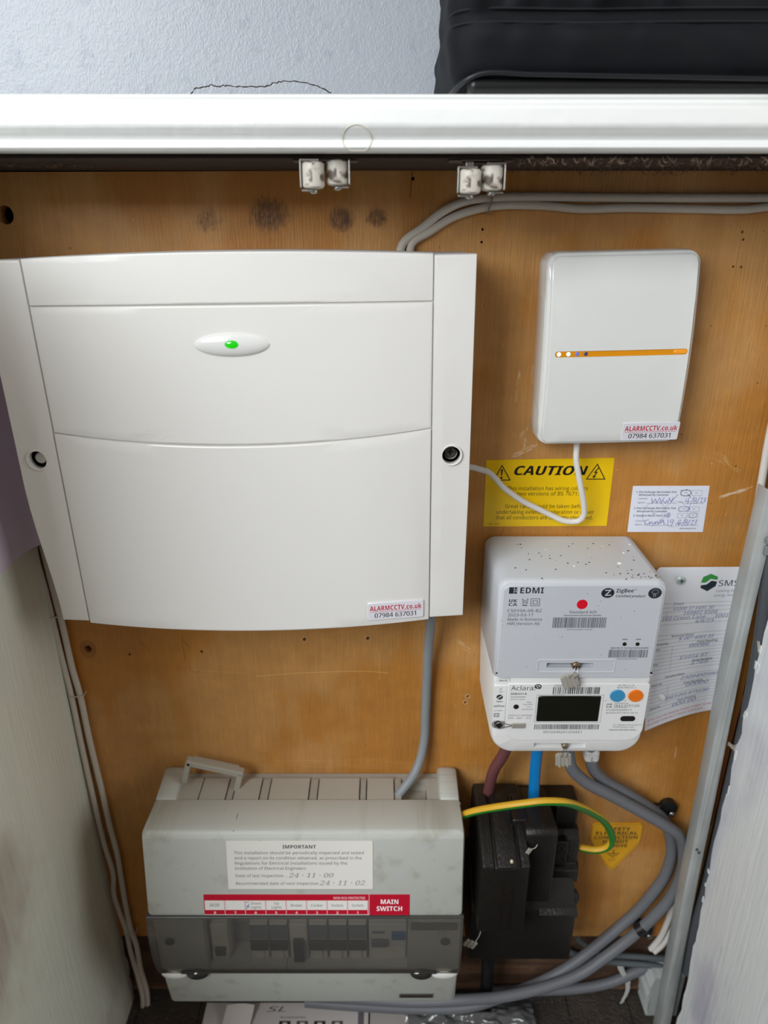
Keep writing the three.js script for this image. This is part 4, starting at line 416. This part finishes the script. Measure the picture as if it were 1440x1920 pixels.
// ------------------------------------------------------------ cables
function cable(name, label, pts, r, m, group, rad = 14) { const o = mesh(name, tube(pts, r, rad), m); return tag(o, label, 'cable', group); }
cable('cable', 'grey-white cable along the top of the board, upper one of the pair', [[0.0110,0.8251,0.0035],[0.0136,0.8372,0.0035],[0.029,0.8488,0.0035],[0.0422,0.8588,0.0035],[0.0573,0.8655,0.0035],[0.0762,0.8679,0.0035],[0.1066,0.8686,0.0035],[0.1524,0.8682,0.0035],[0.2095,0.8679,0.0035],[0.2743,0.8679,0.0035],[0.32,0.8679,0.0035]], 0.0031, MT.cableOld);
cable('cable', 'grey-white cable along the top of the board, lower one of the pair', [[0.0189,0.8251,0.0033],[0.0203,0.8372,0.0033],[0.0329,0.8452,0.0033],[0.05,0.8552,0.0033],[0.0708,0.8612,0.0033],[0.086,0.863,0.0033],[0.1147,0.8626,0.0033],[0.1417,0.8605,0.0033],[0.1723,0.8612,0.0033],[0.2203,0.8605,0.0033],[0.2606,0.8602,0.0033],[0.2755,0.8618,0.0033],[0.32,0.8622,0.0033]], 0.0029, MT.cableOld);
tag(mesh('cable_tie', merge([tube([[0.0775, 0.8725, 0.001], [0.0772, 0.8705, 0.0068], [0.0765, 0.866, 0.0076], [0.0752, 0.862, 0.0072], [0.0745, 0.8585, 0.0066], [0.0742, 0.8575, 0.001]], 0.0006, 8, 0.002)]), M({ color: '#8a8278', roughness: 0.6 })), 'thin tie strapped round the two cables at the top of the board', 'cable tie');
cable('cable', 'grey-white cable running down the left edge, the one nearer the painted side', [[-0.3011,0.66,0.0075],[-0.2997,0.5937,0.0075],[-0.2969,0.5567,0.0075],[-0.2958,0.5283,0.0075],[-0.2948,0.4927,0.0075],[-0.2927,0.4442,0.0075],[-0.2922,0.3821,0.0075],[-0.291,0.3132,0.0075],[-0.2893,0.2561,0.0075],[-0.2861,0.2132,0.0075],[-0.2895,0.1859,0.0075],[-0.2876,0.1587,0.0075],[-0.284,0.1299,0.0075],[-0.2837,0.0977,0.0075],[-0.2808,0.0511,0.0075],[-0.2801,0.0191,0.0075],[-0.282,0.003,0.0075]], 0.0026, MT.cableOld);
cable('cable', 'grey-white cable running down the left edge, the one nearer the fuse box', [[-0.2945,0.66,0.006],[-0.2925,0.60,0.006],[-0.29,0.545,0.006],[-0.2883,0.5106,0.006],[-0.2875,0.4724,0.006],[-0.2851,0.441,0.006],[-0.2844,0.3913,0.006],[-0.2818,0.3224,0.006],[-0.2807,0.2787,0.006],[-0.2785,0.2405,0.006],[-0.2792,0.207,0.006],[-0.2799,0.1651,0.006],[-0.2792,0.1273,0.006],[-0.2765,0.1027,0.006],[-0.2769,0.0625,0.006],[-0.2747,0.0272,0.006],[-0.2765,0.004,0.006]], 0.0028, MT.cableOld);
for (const [y, x] of [[0.528, -0.2962], [0.443, -0.289], [0.127, -0.2815]]) tag(mesh('cable_clip', merge([tube([[x - 0.005, y + 0.0006, 0.002], [x - 0.004, y, 0.0105], [x + 0.002, y - 0.0004, 0.0112], [x + 0.0072, y - 0.0012, 0.009], [x + 0.008, y - 0.0014, 0.0015]], 0.0006, 6, 0.002), cyl(0.0012, 0.004, 'z', 10).translate(x - 0.0048, y, 0.003)]), M({ color: '#c2bbae', roughness: 0.6 })), y > 0.5 ? 'small clip over the left pair of cables just below the alarm panel corner' : y > 0.3 ? 'small clip over the left pair of cables at the level of the meter base' : 'small clip over the left pair of cables beside the smoked lid', 'cable clip');
// flat grey flex: an oval tube
{ const c = tube([[0.0408,0.575,0.032],[0.0407,0.5532,0.03],[0.0405,0.5336,0.026],[0.0396,0.4979,0.016],[0.0396,0.4544,0.009],[0.0394,0.4226,0.008],[0.0389,0.3929,0.009],[0.035,0.3724,0.014],[0.0293,0.3602,0.02],[0.0219,0.3526,0.026],[0.0133,0.342,0.03],[0.008,0.332,0.031]], 0.0043, 16); tag(mesh('grey_flex', c, MT.flexGrey), 'flat grey cable hanging from the alarm panel down into the fuse box', 'cable'); }
cable('cable', 'smooth white lead drooping from alarm panel to communicator across the yellow sticker', [[0.056,0.672,0.022],[0.0704,0.6714,0.022],[0.0767,0.6689,0.02],[0.083,0.6665,0.018],[0.0903,0.6595,0.015],[0.0973,0.651,0.012],[0.1056,0.6442,0.0105],[0.1155,0.6372,0.0095],[0.1282,0.6306,0.009],[0.1408,0.6243,0.009],[0.1498,0.6204,0.01],[0.1568,0.6198,0.011],[0.1628,0.6216,0.013],[0.1652,0.6277,0.015],[0.1628,0.6407,0.018],[0.1587,0.654,0.02],[0.1553,0.6662,0.02],[0.1528,0.6771,0.019],[0.1528,0.6858,0.017],[0.1524,0.697,0.016]], 0.0024, MT.cableWhite);
cable('meter_tail', 'dusty brown meter tail curving down from the left of the meter', [[0.1135,0.4482,0.036],[0.1135,0.4082,0.035],[0.1104,0.3935,0.033],[0.1036,0.3732,0.03],[0.1008,0.3452,0.026],[0.1012,0.3256,0.022],[0.1025,0.318,0.02]], 0.0052, MT.brownCable);
cable('meter_tail', 'bright blue meter tail dropping straight from meter to black fuse block', [[0.1414,0.4482,0.036],[0.1414,0.4082,0.035],[0.1413,0.3944,0.034],[0.1426,0.3629,0.031],[0.1441,0.335,0.03],[0.1448,0.3210,0.03]], 0.0053, MT.blueCable);
cable('meter_tail', 'thick grey tail leaving the meter base, the outer and front one of the loop', [[0.1668,0.4482,0.04],[0.1668,0.4124,0.04],[0.169,0.3996,0.04],[0.1734,0.3848,0.04],[0.1887,0.3665,0.038],[0.214,0.3479,0.034],[0.2447,0.3254,0.03],[0.2749,0.3022,0.026],[0.2966,0.2812,0.022],[0.306,0.2502,0.02],[0.307,0.2256,0.02],[0.301,0.195,0.02],[0.2857,0.1634,0.02],[0.2668,0.1341,0.02],[0.2409,0.1087,0.024],[0.2134,0.0899,0.03],[0.1753,0.078,0.036],[0.1282,0.0713,0.042],[0.0809,0.0707,0.045],[0.0351,0.0604,0.04],[-0.03,0.05,0.03],[-0.09,0.04,0.02]], 0.0058, MT.tailGrey);
{ const o = cable('meter_tail', 'thick grey tail with a white L marker, the inner and rear one of the loop', [[0.1907,0.4482,0.03],[0.1907,0.4039,0.03],[0.1931,0.3909,0.03],[0.1975,0.374,0.028],[0.212,0.3548,0.024],[0.2362,0.3358,0.02],[0.2618,0.3139,0.015],[0.2835,0.2907,0.010],[0.2944,0.2663,0.0075],[0.2991,0.2427,0.0075],[0.2971,0.2117,0.0075],[0.287,0.1836,0.0075],[0.2744,0.1579,0.0075],[0.2559,0.1342,0.0095],[0.234,0.1118,0.0135],[0.2067,0.0866,0.018],[0.1789,0.0688,0.022],[0.1437,0.0534,0.026],[0.0959,0.0366,0.03],[0.0482,0.0300,0.028],[-0.03,0.026,0.022],[-0.09,0.022,0.015]], 0.0058, MT.tailGrey);
  const map = print(14, 10, 16, '#d9d9d6', P => P.text('L', 7, 8, 7, { col: '#3a3a3c', align: 'center' })); const k = mesh('cable_marker', planar(rbox(0.1860, 0.1997, 0.3865, 0.4000, 0.0225, 0.0365, 0.0035), 'x', 'y', 0.1860, 0.3870, 0.014, 0.01), M({ map, roughness: 0.5 }), o); }
cable('flat_cable', 'flat grey cable behind the loop, topmost at the board foot', [[0.2168,0.1087,0.003],[0.2306,0.0953,0.003],[0.2445,0.0838,0.003],[0.2666,0.0824,0.003],[0.2957,0.0809,0.004],[0.3235,0.0802,0.006],[0.342,0.0803,0.008]], 0.0032, MT.flatGrey);
cable('flat_cable', 'flat grey cable behind the loop, middle one at the board foot', [[0.2083,0.0806,-0.004],[0.2401,0.0655,-0.004],[0.2697,0.0639,-0.002],[0.3042,0.065,0.002],[0.3242,0.0641,0.004],[0.345,0.0632,0.004]], 0.0036, MT.flatGrey);
cable('flat_cable', 'grey cable curving low over the floor under the thick loop', [[0.12,0.0108,-0.005],[0.1513,0.0108,-0.005],[0.1891,0.0118,-0.005],[0.2272,0.015,-0.005],[0.2643,0.0252,-0.005],[0.2916,0.0432,-0.005],[0.3083,0.0585,-0.003],[0.334,0.0723,0]], 0.0058, MT.tailGrey);
cable('black_cable', 'thick black supply cable leaving the bottom of the fuse block', [[0.1118,0.1711,0.032],[0.1125,0.1211,0.03],[0.1147,0.0815,0.022],[0.1173,0.0372,0.014],[0.1219,0.004,0.012]], 0.0072, MT.blackCable);
{ const map = pixels(8, 128, (x, y) => y < 56 ? [44, 122, 40] : [226, 176, 46]); map.wrapS = map.wrapT = THREE.ClampToEdgeWrapping;
  const pts = [[0.066,0.328,0.046],[0.0794,0.3458,0.055],[0.0911,0.3546,0.06],[0.1076,0.3643,0.066],[0.1246,0.3714,0.07],[0.1414,0.3758,0.072],[0.1601,0.3732,0.07],[0.1768,0.3604,0.062],[0.1935,0.3428,0.052],[0.2076,0.3261,0.044],[0.2196,0.3044,0.038],[0.2229,0.2905,0.036],[0.2196,0.2811,0.035],[0.2103,0.2754,0.033],[0.1991,0.2742,0.03],[0.186,0.2731,0.024]], c = spline(pts), n = 70, g = new THREE.TubeGeometry(c, n, 0.0036, 24, false), p = g.attributes.position, uv = g.attributes.uv, ref = V(0.25, -0.85, 0.5).normalize();
  for (let i = 0; i < p.count; i++) { const j = Math.floor(i / 25), q = c.getPointAt(j / n), tg = c.getTangentAt(j / n), r = ref.clone().addScaledVector(tg, -ref.dot(tg)).normalize(); const d = V(p.getX(i), p.getY(i), p.getZ(i)).sub(q).normalize(); uv.setXY(i, 0.5, Math.acos(Math.max(-1, Math.min(1, d.dot(r)))) / Math.PI); }
  tag(mesh('earth_cable', g, M({ map, roughness: 0.45 })), 'green and yellow striped earth cable arching over the black fuse block', 'cable'); }
cable('cable', 'white cable down the right edge of the board behind the steel strip', [[0.3085,0.77,0.009],[0.3085,0.6887,0.009],[0.3092,0.6708,0.009],[0.3105,0.6431,0.009],[0.3126,0.6095,0.009],[0.3140,0.5795,0.009],[0.3140,0.543,0.009],[0.3140,0.4472,0.009],[0.3165,0.3054,0.009],[0.3170,0.2479,0.009],[0.3166,0.2001,0.008],[0.3125,0.166,0.007],[0.3107,0.1373,0.006],[0.3074,0.1142,0.005],[0.2999,0.094,0.004]], 0.0032, MT.cableWhite);
cable('cable', 'white cable at the foot of the steel strip, outer one curving left', [[0.3155,0.3092,0.016],[0.3165,0.2353,0.015],[0.3175,0.188,0.013],[0.3168,0.1536,0.0115],[0.3133,0.1258,0.011],[0.3085,0.1076,0.010],[0.3022,0.096,0.009]], 0.0026, MT.cableWhite);
cable('pipe', 'dark grey round pipe running down beside the painted right side', [[0.313,0.70,0.0385],[0.3135,0.6055,0.0385],[0.3202,0.5301,0.0385],[0.3244,0.4469,0.0385],[0.3243,0.3803,0.0385],[0.3248,0.3012,0.0385],[0.3251,0.2298,0.0385],[0.3239,0.1671,0.0375],[0.3273,0.1,0.034]], 0.0055, M({ color: '#55585c', roughness: 0.35 })).userData.category = 'pipe';
cable('copper_wire', 'thin copper wire between the steel strip and the pipe', [[0.3205,0.47,0.036],[0.3190,0.4454,0.0345],[0.3182,0.3919,0.0345],[0.3172,0.3406,0.0345],[0.3165,0.31,0.035]], 0.0009, MT.copper).userData.category = 'wire';
// steel strip: a shallow folded channel
{ const t = thing('steel_strip', 'dull steel capping strip running down the right edge of the board', 'metal strip'); const pts = [[0.3030, 0.66], [0.3025, 0.6228], [0.3016, 0.5344], [0.3035, 0.4408], [0.3058, 0.3221], [0.3067, 0.2526], [0.3120, 0.05], [0.3130, 0.002]];
  const c = new THREE.CatmullRomCurve3(pts.map(p => V(p[0], p[1], 0))); const prof = roundPoly([[-0.0066, 0.0285], [-0.0058, 0.0285], [-0.0052, 0.0402], [0.0050, 0.0402], [0.0058, 0.0285], [0.0066, 0.0285], [0.0061, 0.0418], [-0.0061, 0.0418]], 0.0006, 2); const n = 60, pos = [], idx = [], K = prof.length;
  for (let i = 0; i <= n; i++) { const p = c.getPointAt(i / n); for (const [a, z] of prof) pos.push(p.x + a, p.y, z); } for (let i = 0; i < n; i++) for (let k = 0; k < K; k++) { const l = (k + 1) % K, a = i * K + k, b = i * K + l; idx.push(a, a + K, b, b, a + K, b + K); }
  let g = new THREE.BufferGeometry(); g.setAttribute('position', new THREE.Float32BufferAttribute(pos, 3)); g.setIndex(idx); g = toCreasedNormals(g, 0.4); planar(g, 'x', 'y', 0.3, 0, 0.08, 0.4);
  mesh('channel', g, M({ roughness: 0.5, metalness: 0.35, map: rep(pixels(128, 512, (x, y) => { const s = fbm(x / 2.5, y / 160, 3), b = fbm(x / 30, y / 30, 3), k = 0.82 + 0.22 * s + 0.14 * (b - 0.5); return [196 * k, 200 * k, 198 * k]; }), 1, 1) }), t);
  mesh('clamp', merge([rbox(0.3035, 0.3105, 0.6145, 0.620, 0.0385, 0.0455, 0.001, 2), rbox(0.3045, 0.3095, 0.604, 0.6125, 0.0385, 0.0445, 0.001, 2)]), M({ color: '#8d9292', roughness: 0.5, metalness: 0.4 }), t);
  mesh('screw', cyl(0.0014, 0.001, 'z', 12).translate(0.3072, 0.282, 0.042), MT.darkSteel, t); mesh('screw', cyl(0.0014, 0.001, 'z', 12).translate(0.3046, 0.286, 0.042), MT.darkSteel, t); }
// P-clips
for (const [x, y, z, sx, sy, label] of [[0.2815, 0.2990, 0.0075, 0.2912, 0.2986, 'black cable clip with screw at the top right of the grey loop'], [0.2875, 0.1165, 0.007, 0.2935, 0.1140, 'black cable clip with screw at the bottom right of the grey loop']]) {
  const top = y > 0.2, t = thing('cable_clip', label, 'cable clip');
  if (top) mesh('saddle', merge([cyl(0.0082, 0.007, 'z', 24).translate(0.2876, 0.3035, 0.0045), rbox(0.268, 0.289, 0.290, 0.306, 0.001, 0.007, 0.002), cyl(0.006, 0.006, 'z', 18).translate(0.2705, 0.2955, 0.004)]), MT.clipBlack, t);
  else mesh('saddle', merge([new THREE.CylinderGeometry(0.0068, 0.0068, 0.0095, 24).rotateZ(-0.82).translate(0.2762, 0.1480 - 0.0005, 0.0195), rbox(0.279, 0.300, 0.115, 0.138, 0.001, 0.009, 0.003).translate(-0.003, 0.003, 0)]), MT.clipBlack, t);
  const hx = top ? 0.2896 : 0.2925, hy = top ? 0.2998 : 0.1215, hz = top ? 0.0115 : 0.0095; mesh('screw', new THREE.SphereGeometry(0.0032, 18, 10).scale(1, 1, 0.5).translate(hx, hy, hz), MT.steel, t).add; }
// safety tag
{ const o = [[0.2150, 0.2545], [0.2380, 0.2150], [0.2415, 0.2128], [0.2450, 0.2145], [0.2665, 0.2500], [0.2680, 0.2560], [0.2680, 0.2740], [0.2650, 0.2772], [0.2180, 0.2772], [0.2150, 0.2745]];
  const map = print(53, 64.4, 14, '#e9a80e', P => { const K = '#4e3a10', T = (s, y, w) => P.text(s, 26.5, y, 6, { col: K, w, align: 'center', bold: true }); P.path([[1, 3], [3, 1], [50, 1], [52, 3], [52, 23], [28, 62], [25, 62], [1, 24]], '#8a6a14', 0.4, true); T('SAFETY', 9.4, 27); T('ELECTRICAL', 15.2, 44); T('CONNECTION', 21, 46); T('DO NOT', 26.8, 27); T('REMOVE', 32.6, 27); P.fill(26, 36.5, 1, 5, K); P.fill(20, 41.2, 13, 1, K); P.fill(22, 43.8, 9, 0.9, K); P.fill(24.5, 46.2, 4, 0.9, K); P.text('BS 951', 26.5, 51.6, 3, { col: K, w: 8, align: 'center' }); });
  tag(mesh('safety_tag', pad(o, [[0, 0], [0.0009, 0], [0.0012, 0.0003]], { rings: 2, centre: [0.2415, 0.252] }), M({ map, roughness: 0.35 })), 'amber five-sided safety tag on the board inside the grey cable loop', 'tag'); }
// ------------------------------------------------------------ roller catches under the ledge
function rollerCatch(x, rollers, label) { const t = thing('roller_catch', label, 'catch', [x, 0.8856, 0.1]);
  mesh('plate', merge([rbox(-0.011, 0.011, -0.0012, 0, -0.014, 0.010, 0.0005, 2), rbox(-0.0185, 0.0185, -0.0012, 0, -0.006, 0.008, 0.0005, 2)]), MT.darkSteel, t);
  for (const [rx, ry, rz, h, s] of rollers) { const r = 0.0063, c = [[0, -h / 2 - 0.0008], [r * 0.5, -h / 2 - 0.0006], [r * 0.86, -h / 2], [r, -h / 2 + 0.0012], [r, h / 2 - 0.0012], [r * 0.86, h / 2], [0, h / 2]].map(p => new THREE.Vector2(...p));
    const map = pixels(128, 128, (x2, y2) => { const d = sm(0.5, 0.72, fbm(x2 / 22 + rx * 900, y2 / 9, 5)); return [206 - 120 * d, 200 - 126 * d, 188 - 124 * d]; });
    const arm = mesh('arm', merge([rbox(rx + s * 0.0070 - 0.0005, rx + s * 0.0070 + 0.0005, ry - h / 2, ry + h / 2 + 0.001, rz - 0.0035, rz + 0.0035, 0.0005, 2), rbox(rx - (s > 0 ? 0.0035 : 0.0072), rx + (s > 0 ? 0.0072 : 0.0035), ry + h / 2 + 0.0002, ry + h / 2 + 0.0014, rz - 0.004, rz + 0.004, 0.0004, 2), rbox(rx - 0.0022, rx + 0.0022, ry + h / 2 + 0.0008, -0.0008, rz - 0.006, rz - 0.0045, 0.0004, 2), rbox(Math.min(rx, rx + s * 0.0066), Math.max(rx, rx + s * 0.0066), ry - h / 2 - 0.0018, ry - h / 2 - 0.0008, rz - 0.003, rz + 0.003, 0.0004, 2), new THREE.SphereGeometry(0.0024, 12, 8).scale(1, 0.6, 1).translate(rx, ry - h / 2 - 0.0016, rz)]), MT.steel, t);
    mesh('roller', new THREE.LatheGeometry(c, 28).translate(rx, ry, rz), M({ map, roughness: 0.45 }), arm); } return t; }
rollerCatch(-0.0338, [[-0.0066, -0.0085, 0.0105, 0.0136, -1], [0.0068, -0.0068, 0.0050, 0.0132, 1]], 'double roller catch under the ledge above the alarm panel, left one');
rollerCatch(0.0556, [[-0.0065, -0.0118, 0.0110, 0.0126, -1], [0.0067, -0.0097, 0.0055, 0.0132, 1]], 'double roller catch under the ledge over the two top cables, right one');
// dust and cobweb under the ledge
{ const g = []; for (let i = 0; i < 700; i++) { const x = 0.075 + 0.22 * Math.pow(rnd(), 0.8), z = i % 3 ? 0.085 + 0.032 * rnd() : 0.002 + 0.1 * rnd(), y = 0.8845 + 0.002 * rnd(), a = rnd() * 6.3, l = 0.0015 + 0.004 * rnd(); g.push(new THREE.TubeGeometry(spline([[x, y, z], [x + l * Math.cos(a) * 0.5, y - 0.0035 * rnd(), z + l * Math.sin(a) * 0.5], [x + l * Math.cos(a), y - 0.0035 * rnd(), z + l * Math.sin(a)]]), 5, 0.0001 + 0.00014 * rnd(), 4)); }
  for (let i = 0; i < 40; i++) { const x = -0.23 + 0.05 * rnd(), z = 0.06 + 0.03 * rnd(); g.push(new THREE.TubeGeometry(spline([[x, 0.885, z], [x + 0.004 * (rnd() - 0.5), 0.8835, z + 0.004], [x + 0.012 * (rnd() - 0.5), 0.8845, z + 0.006 * rnd()]]), 5, 0.0002, 4)); }
  tag(mesh('dust_fluff', merge(g), M({ color: '#7c6657', roughness: 1 })), 'fluffy dust and cobweb threads hanging under the ledge', 'dust', null, 'stuff'); }
// tufts of web on the right
{ const g = []; const tuft = (x, y, z, dx, dy, n, s) => { for (let i = 0; i < n; i++) { const a = () => (rnd() - 0.5) * s; g.push(new THREE.TubeGeometry(spline([[x + a(), y + a(), z + a()], [x + dx * 0.5 + a(), y + dy * 0.5 + a(), z + a()], [x + dx + a(), y + dy + a(), z + a()]]), 6, 0.00022, 4)); } };
  tuft(0.311, 0.4165, 0.045, 0.008, -0.008, 26, 0.003); tuft(0.3175, 0.412, 0.045, 0.003, 0.003, 40, 0.005); tuft(0.313, 0.527, 0.049, 0.006, -0.018, 12, 0.002);
  tag(mesh('cobweb', merge(g), M({ color: '#c8beb0', roughness: 1 })), 'tufts of cobweb stuck to the steel strip and the peeling edge', 'cobweb', null, 'stuff'); }
// ------------------------------------------------------------ curled sheet at the left, behind the alarm panel
{ const c = spline([[-0.2617, 0.7, 0.004], [-0.28, 0.7, 0.012], [-0.2892, 0.7, 0.020], [-0.2925, 0.7, 0.028], [-0.2943, 0.7, 0.040], [-0.2948, 0.7, 0.056], [-0.295, 0.7, 0.1]]);
  tag(mesh('curled_sheet', sheet((u, v) => { const p = c.getPointAt(u); return [p.x, 0.6015 + 0.2 * v, p.z]; }, 40, 4, 0.0006), M({ color: '#ddd0e2', roughness: 0.7 })), 'lavender grey sheet curling out behind the left edge of the alarm panel', 'sheet'); }
// ------------------------------------------------------------ black bag on the ledge
{ const t = thing('fabric_bag', 'dark crumpled fabric bag standing on the white ledge, top right', 'bag', [0.2005, 0.9162, 0.0]);
  const X = 0.165, Y = 0.15, Z0 = -0.046, Z1 = 0.119, r = 0.017; const g0 = new THREE.BoxGeometry(2 * X, 2 * Y, Z1 - Z0, 90, 80, 30); const p = g0.attributes.position, hz = (Z1 - Z0) / 2;
  for (let i = 0; i < p.count; i++) { const v = V(p.getX(i), p.getY(i), p.getZ(i)); const c = V(Math.max(-X + r, Math.min(X - r, v.x)), Math.max(-Y + r, Math.min(Y - r, v.y)), Math.max(-hz + r, Math.min(hz - r, v.z))); const d = v.clone().sub(c); if (d.length() > 1e-6) d.normalize().multiplyScalar(r); const q = c.add(d); const n = d.clone().normalize();
    const h = q.y + Y; const fold = (fbm(q.x * 30 + 4 + h * 8, h * 13 + q.z * 12, 3) - 0.5) * 0.016 * sm(0.004, 0.03, h) - 0.006 * Math.pow(Math.abs(Math.sin(q.x * 150 + 5 * fbm(q.x * 14, h * 18, 2) + h * 40)), 4) * sm(0.02, 0.05, h) * fbm(q.x * 20, h * 9 + 5, 2) + Math.pow(fbm(q.x * 60 + h * 14, h * 26, 3), 2) * 0.006 * sm(0.012, 0.04, h) + (Math.abs(h - 0.0325) < 0.0022 ? -0.0014 : 0); const fl = sm(0.0, 0.012, h) * (1 - 0.9 * sm(0.007, 0.003, Math.abs(h - 0.0355))); q.addScaledVector(n, 1.25 * fold * fl - 0.003 * sm(0.012, 0.0, h) * Math.abs(n.z)); p.setXYZ(i, q.x, Math.max(-Y, q.y), q.z); }
  let g = g0; g.deleteAttribute('uv'); g.deleteAttribute('normal'); g = mergeVertices(g, 1e-5); g.computeVertexNormals(); g.translate(0, Y, (Z0 + Z1) / 2); planar(g, 'x', 'y', 0, 0, 0.1, 0.1);
  const weave = pixels(256, 256, (x, y) => 120 + 80 * Math.sin(x * Math.PI / 2) * Math.sin(y * Math.PI / 2) + 55 * hash(x, y), false); const cloth = M({ color: '#0a0d12', roughness: 0.7, specularIntensity: 0.45, sheen: 0.06, sheenColor: col('#4a5868'), sheenRoughness: 0.5, bumpMap: rep(weave, 2, 2), bumpScale: 0.0002 });
  mesh('body', g, cloth, t);
  mesh('piping', tube([[-0.163, 0.0025, 0.09], [-0.162, 0.003, 0.108], [-0.157, 0.0065, 0.1165], [-0.148, 0.0098, 0.1185], [-0.12, 0.0092, 0.1192], [-0.06, 0.0082, 0.1195], [0, 0.0072, 0.1197], [0.08, 0.0066, 0.1195], [0.15, 0.006, 0.1185], [0.163, 0.005, 0.108]], 0.0013, 8), M({ color: '#14181d', roughness: 0.4 }), t);
  mesh('bottom_panel', rbox(-0.155, 0.16, 0.0003, 0.0085, -0.03, 0.1175, 0.004), M({ color: '#0e1012', roughness: 0.4 }), t);
  for (const y of [0.0325, 0.0385]) mesh('seam', tube([[-0.1655, y, 0.1], [-0.162, y, 0.114], [-0.15, y + 0.0002, 0.1192], [-0.1, y - 0.0003, 0.1205], [-0.03, y + 0.0003, 0.1205], [0.05, y, 0.1205], [0.15, y, 0.1195]], 0.0005, 6), M({ color: '#0f1216', roughness: 0.8 }), t);
  mesh('cord', tube([[0.012, 0.006, 0.121], [0.0145, 0.0012, 0.1295], [0.0178, -0.0035, 0.1305], [0.022, -0.0052, 0.1308], [0.024, -0.001, 0.1305], [0.021, 0.0008, 0.126]], 0.0008, 8, 0.001), M({ color: '#2a2a2c', roughness: 0.7 }), t); }
// ------------------------------------------------------------ things on the cupboard floor
{ const map = print(190, 120, 8, '#cfc8c4', P => { const K = '#2c2a2c'; P.text('SL', 70, 22, 17, { col: '#4a474a', italic: true, w: 24 }); for (let j = 0; j < 3; j++) for (let i = 0; i < 4; i++) { const x = 88 + i * 20, y = 44 + j * 20; P.fill(x, y, 13, 13, i % 2 ? '#57545a' : K); P.circ(x + 6.5, y + 6, 3, '#d8d2ce'); P.fill(x + 3, y + 10, 7, 1.5, '#d8d2ce'); } P.fill(178, 4, 7, 110, '#6a666a'); for (let i = 0; i < 4; i++) P.fill(30, 60 + i * 8, 44, 1.6, '#8a8688'); P.text('Accessories', 88, 38, 8, { col: K, w: 30 }); });
  const o = mesh('leaflet', planar(rbox(-0.208, -0.018, 0.0006, 0.0026, 0.003, 0.06, 0.0004, 1), 'x', 'z', -0.208, 0.06, 0.19, -0.057), M({ map, roughness: 0.6 })); tag(o, 'white printed leaflet with small dark symbols lying below the fuse box', 'leaflet');
  const lf = mesh('folded_paper', rbox(-0.016, 0.028, 0.0006, 0.0022, 0.004, 0.05, 0.0004, 1), M({ color: '#b4aca8', roughness: 0.7 })); tag(lf, 'blank pale paper lying right of the printed leaflet', 'paper');
  const tg = mesh('paper_tag', sheet((u, v) => [-0.187 + 0.032 * u + 0.006 * v, 0.004 + 0.012 * v * v + 0.003 * Math.sin(u * 3), 0.045 - 0.03 * v], 12, 8, 0.0005), M({ color: '#c9c1ba', roughness: 0.7 })); tag(tg, 'crumpled white scrap of paper on the left of the leaflet', 'paper scrap'); }
{ const t = sheet((u, v) => [0.02 + 0.15 * u + 0.01 * fbm(v * 6, u * 5, 2), 0.004 + 0.02 * fbm(u * 9, v * 7, 4) * Math.sin(Math.PI * Math.min(1, 1.1 * v)), 0.004 + 0.05 * v], 60, 24, 0.0002); tag(mesh('clear_wrapper', t, M({ color: '#dfe0e0', transmission: 0.9, thickness: 0, roughness: 0.12, ior: 1.45 })), 'crumpled clear plastic wrapper on the dusty floor under the grey tails', 'wrapper'); }
{ const ol = []; for (let i = 0; i <= 30; i++) { const y = 0.066 - 0.065 * i / 30; ol.push([0.3030 + 0.004 * (fbm(i * 0.7, 2, 3) - 0.3) - 0.004 * Math.sin(i / 30 * 3), y]); }
  tag(mesh('painted_block', pad([...ol, [0.3385, 0.001], [0.3385, 0.068]], [[-0.010, 0.0004], [0.016, 0.0003], [0.0175, 0.001]], { rings: 3 }), M({ color: '#c3c8c6', roughness: 0.6, bumpMap: rep(stipple, 2, 2), bumpScale: 0.0008 })), 'white painted timber block with flaking edge at the foot of the steel strip', 'timber block'); }
{ const g = sheet((u, v) => { const y = 0.002 + 0.07 * v; return [0.2775 + 0.006 * Math.sin(v * 5) - 0.012 * (v - 1) * (1 - v) * 0 + 0.005 * (fbm(v * 9, 1, 3) - 0.5) + (u - 0.5) * (0.003 + 0.006 * v), y, 0.004 - 0.012 * v]; }, 6, 24, 0.0008); tag(mesh('paint_peel', g, M({ color: '#b9bab6', roughness: 0.7 })), 'ragged strip of peeling white paint left of the timber block', 'paint flake'); }
renderer.render(scene, camera);
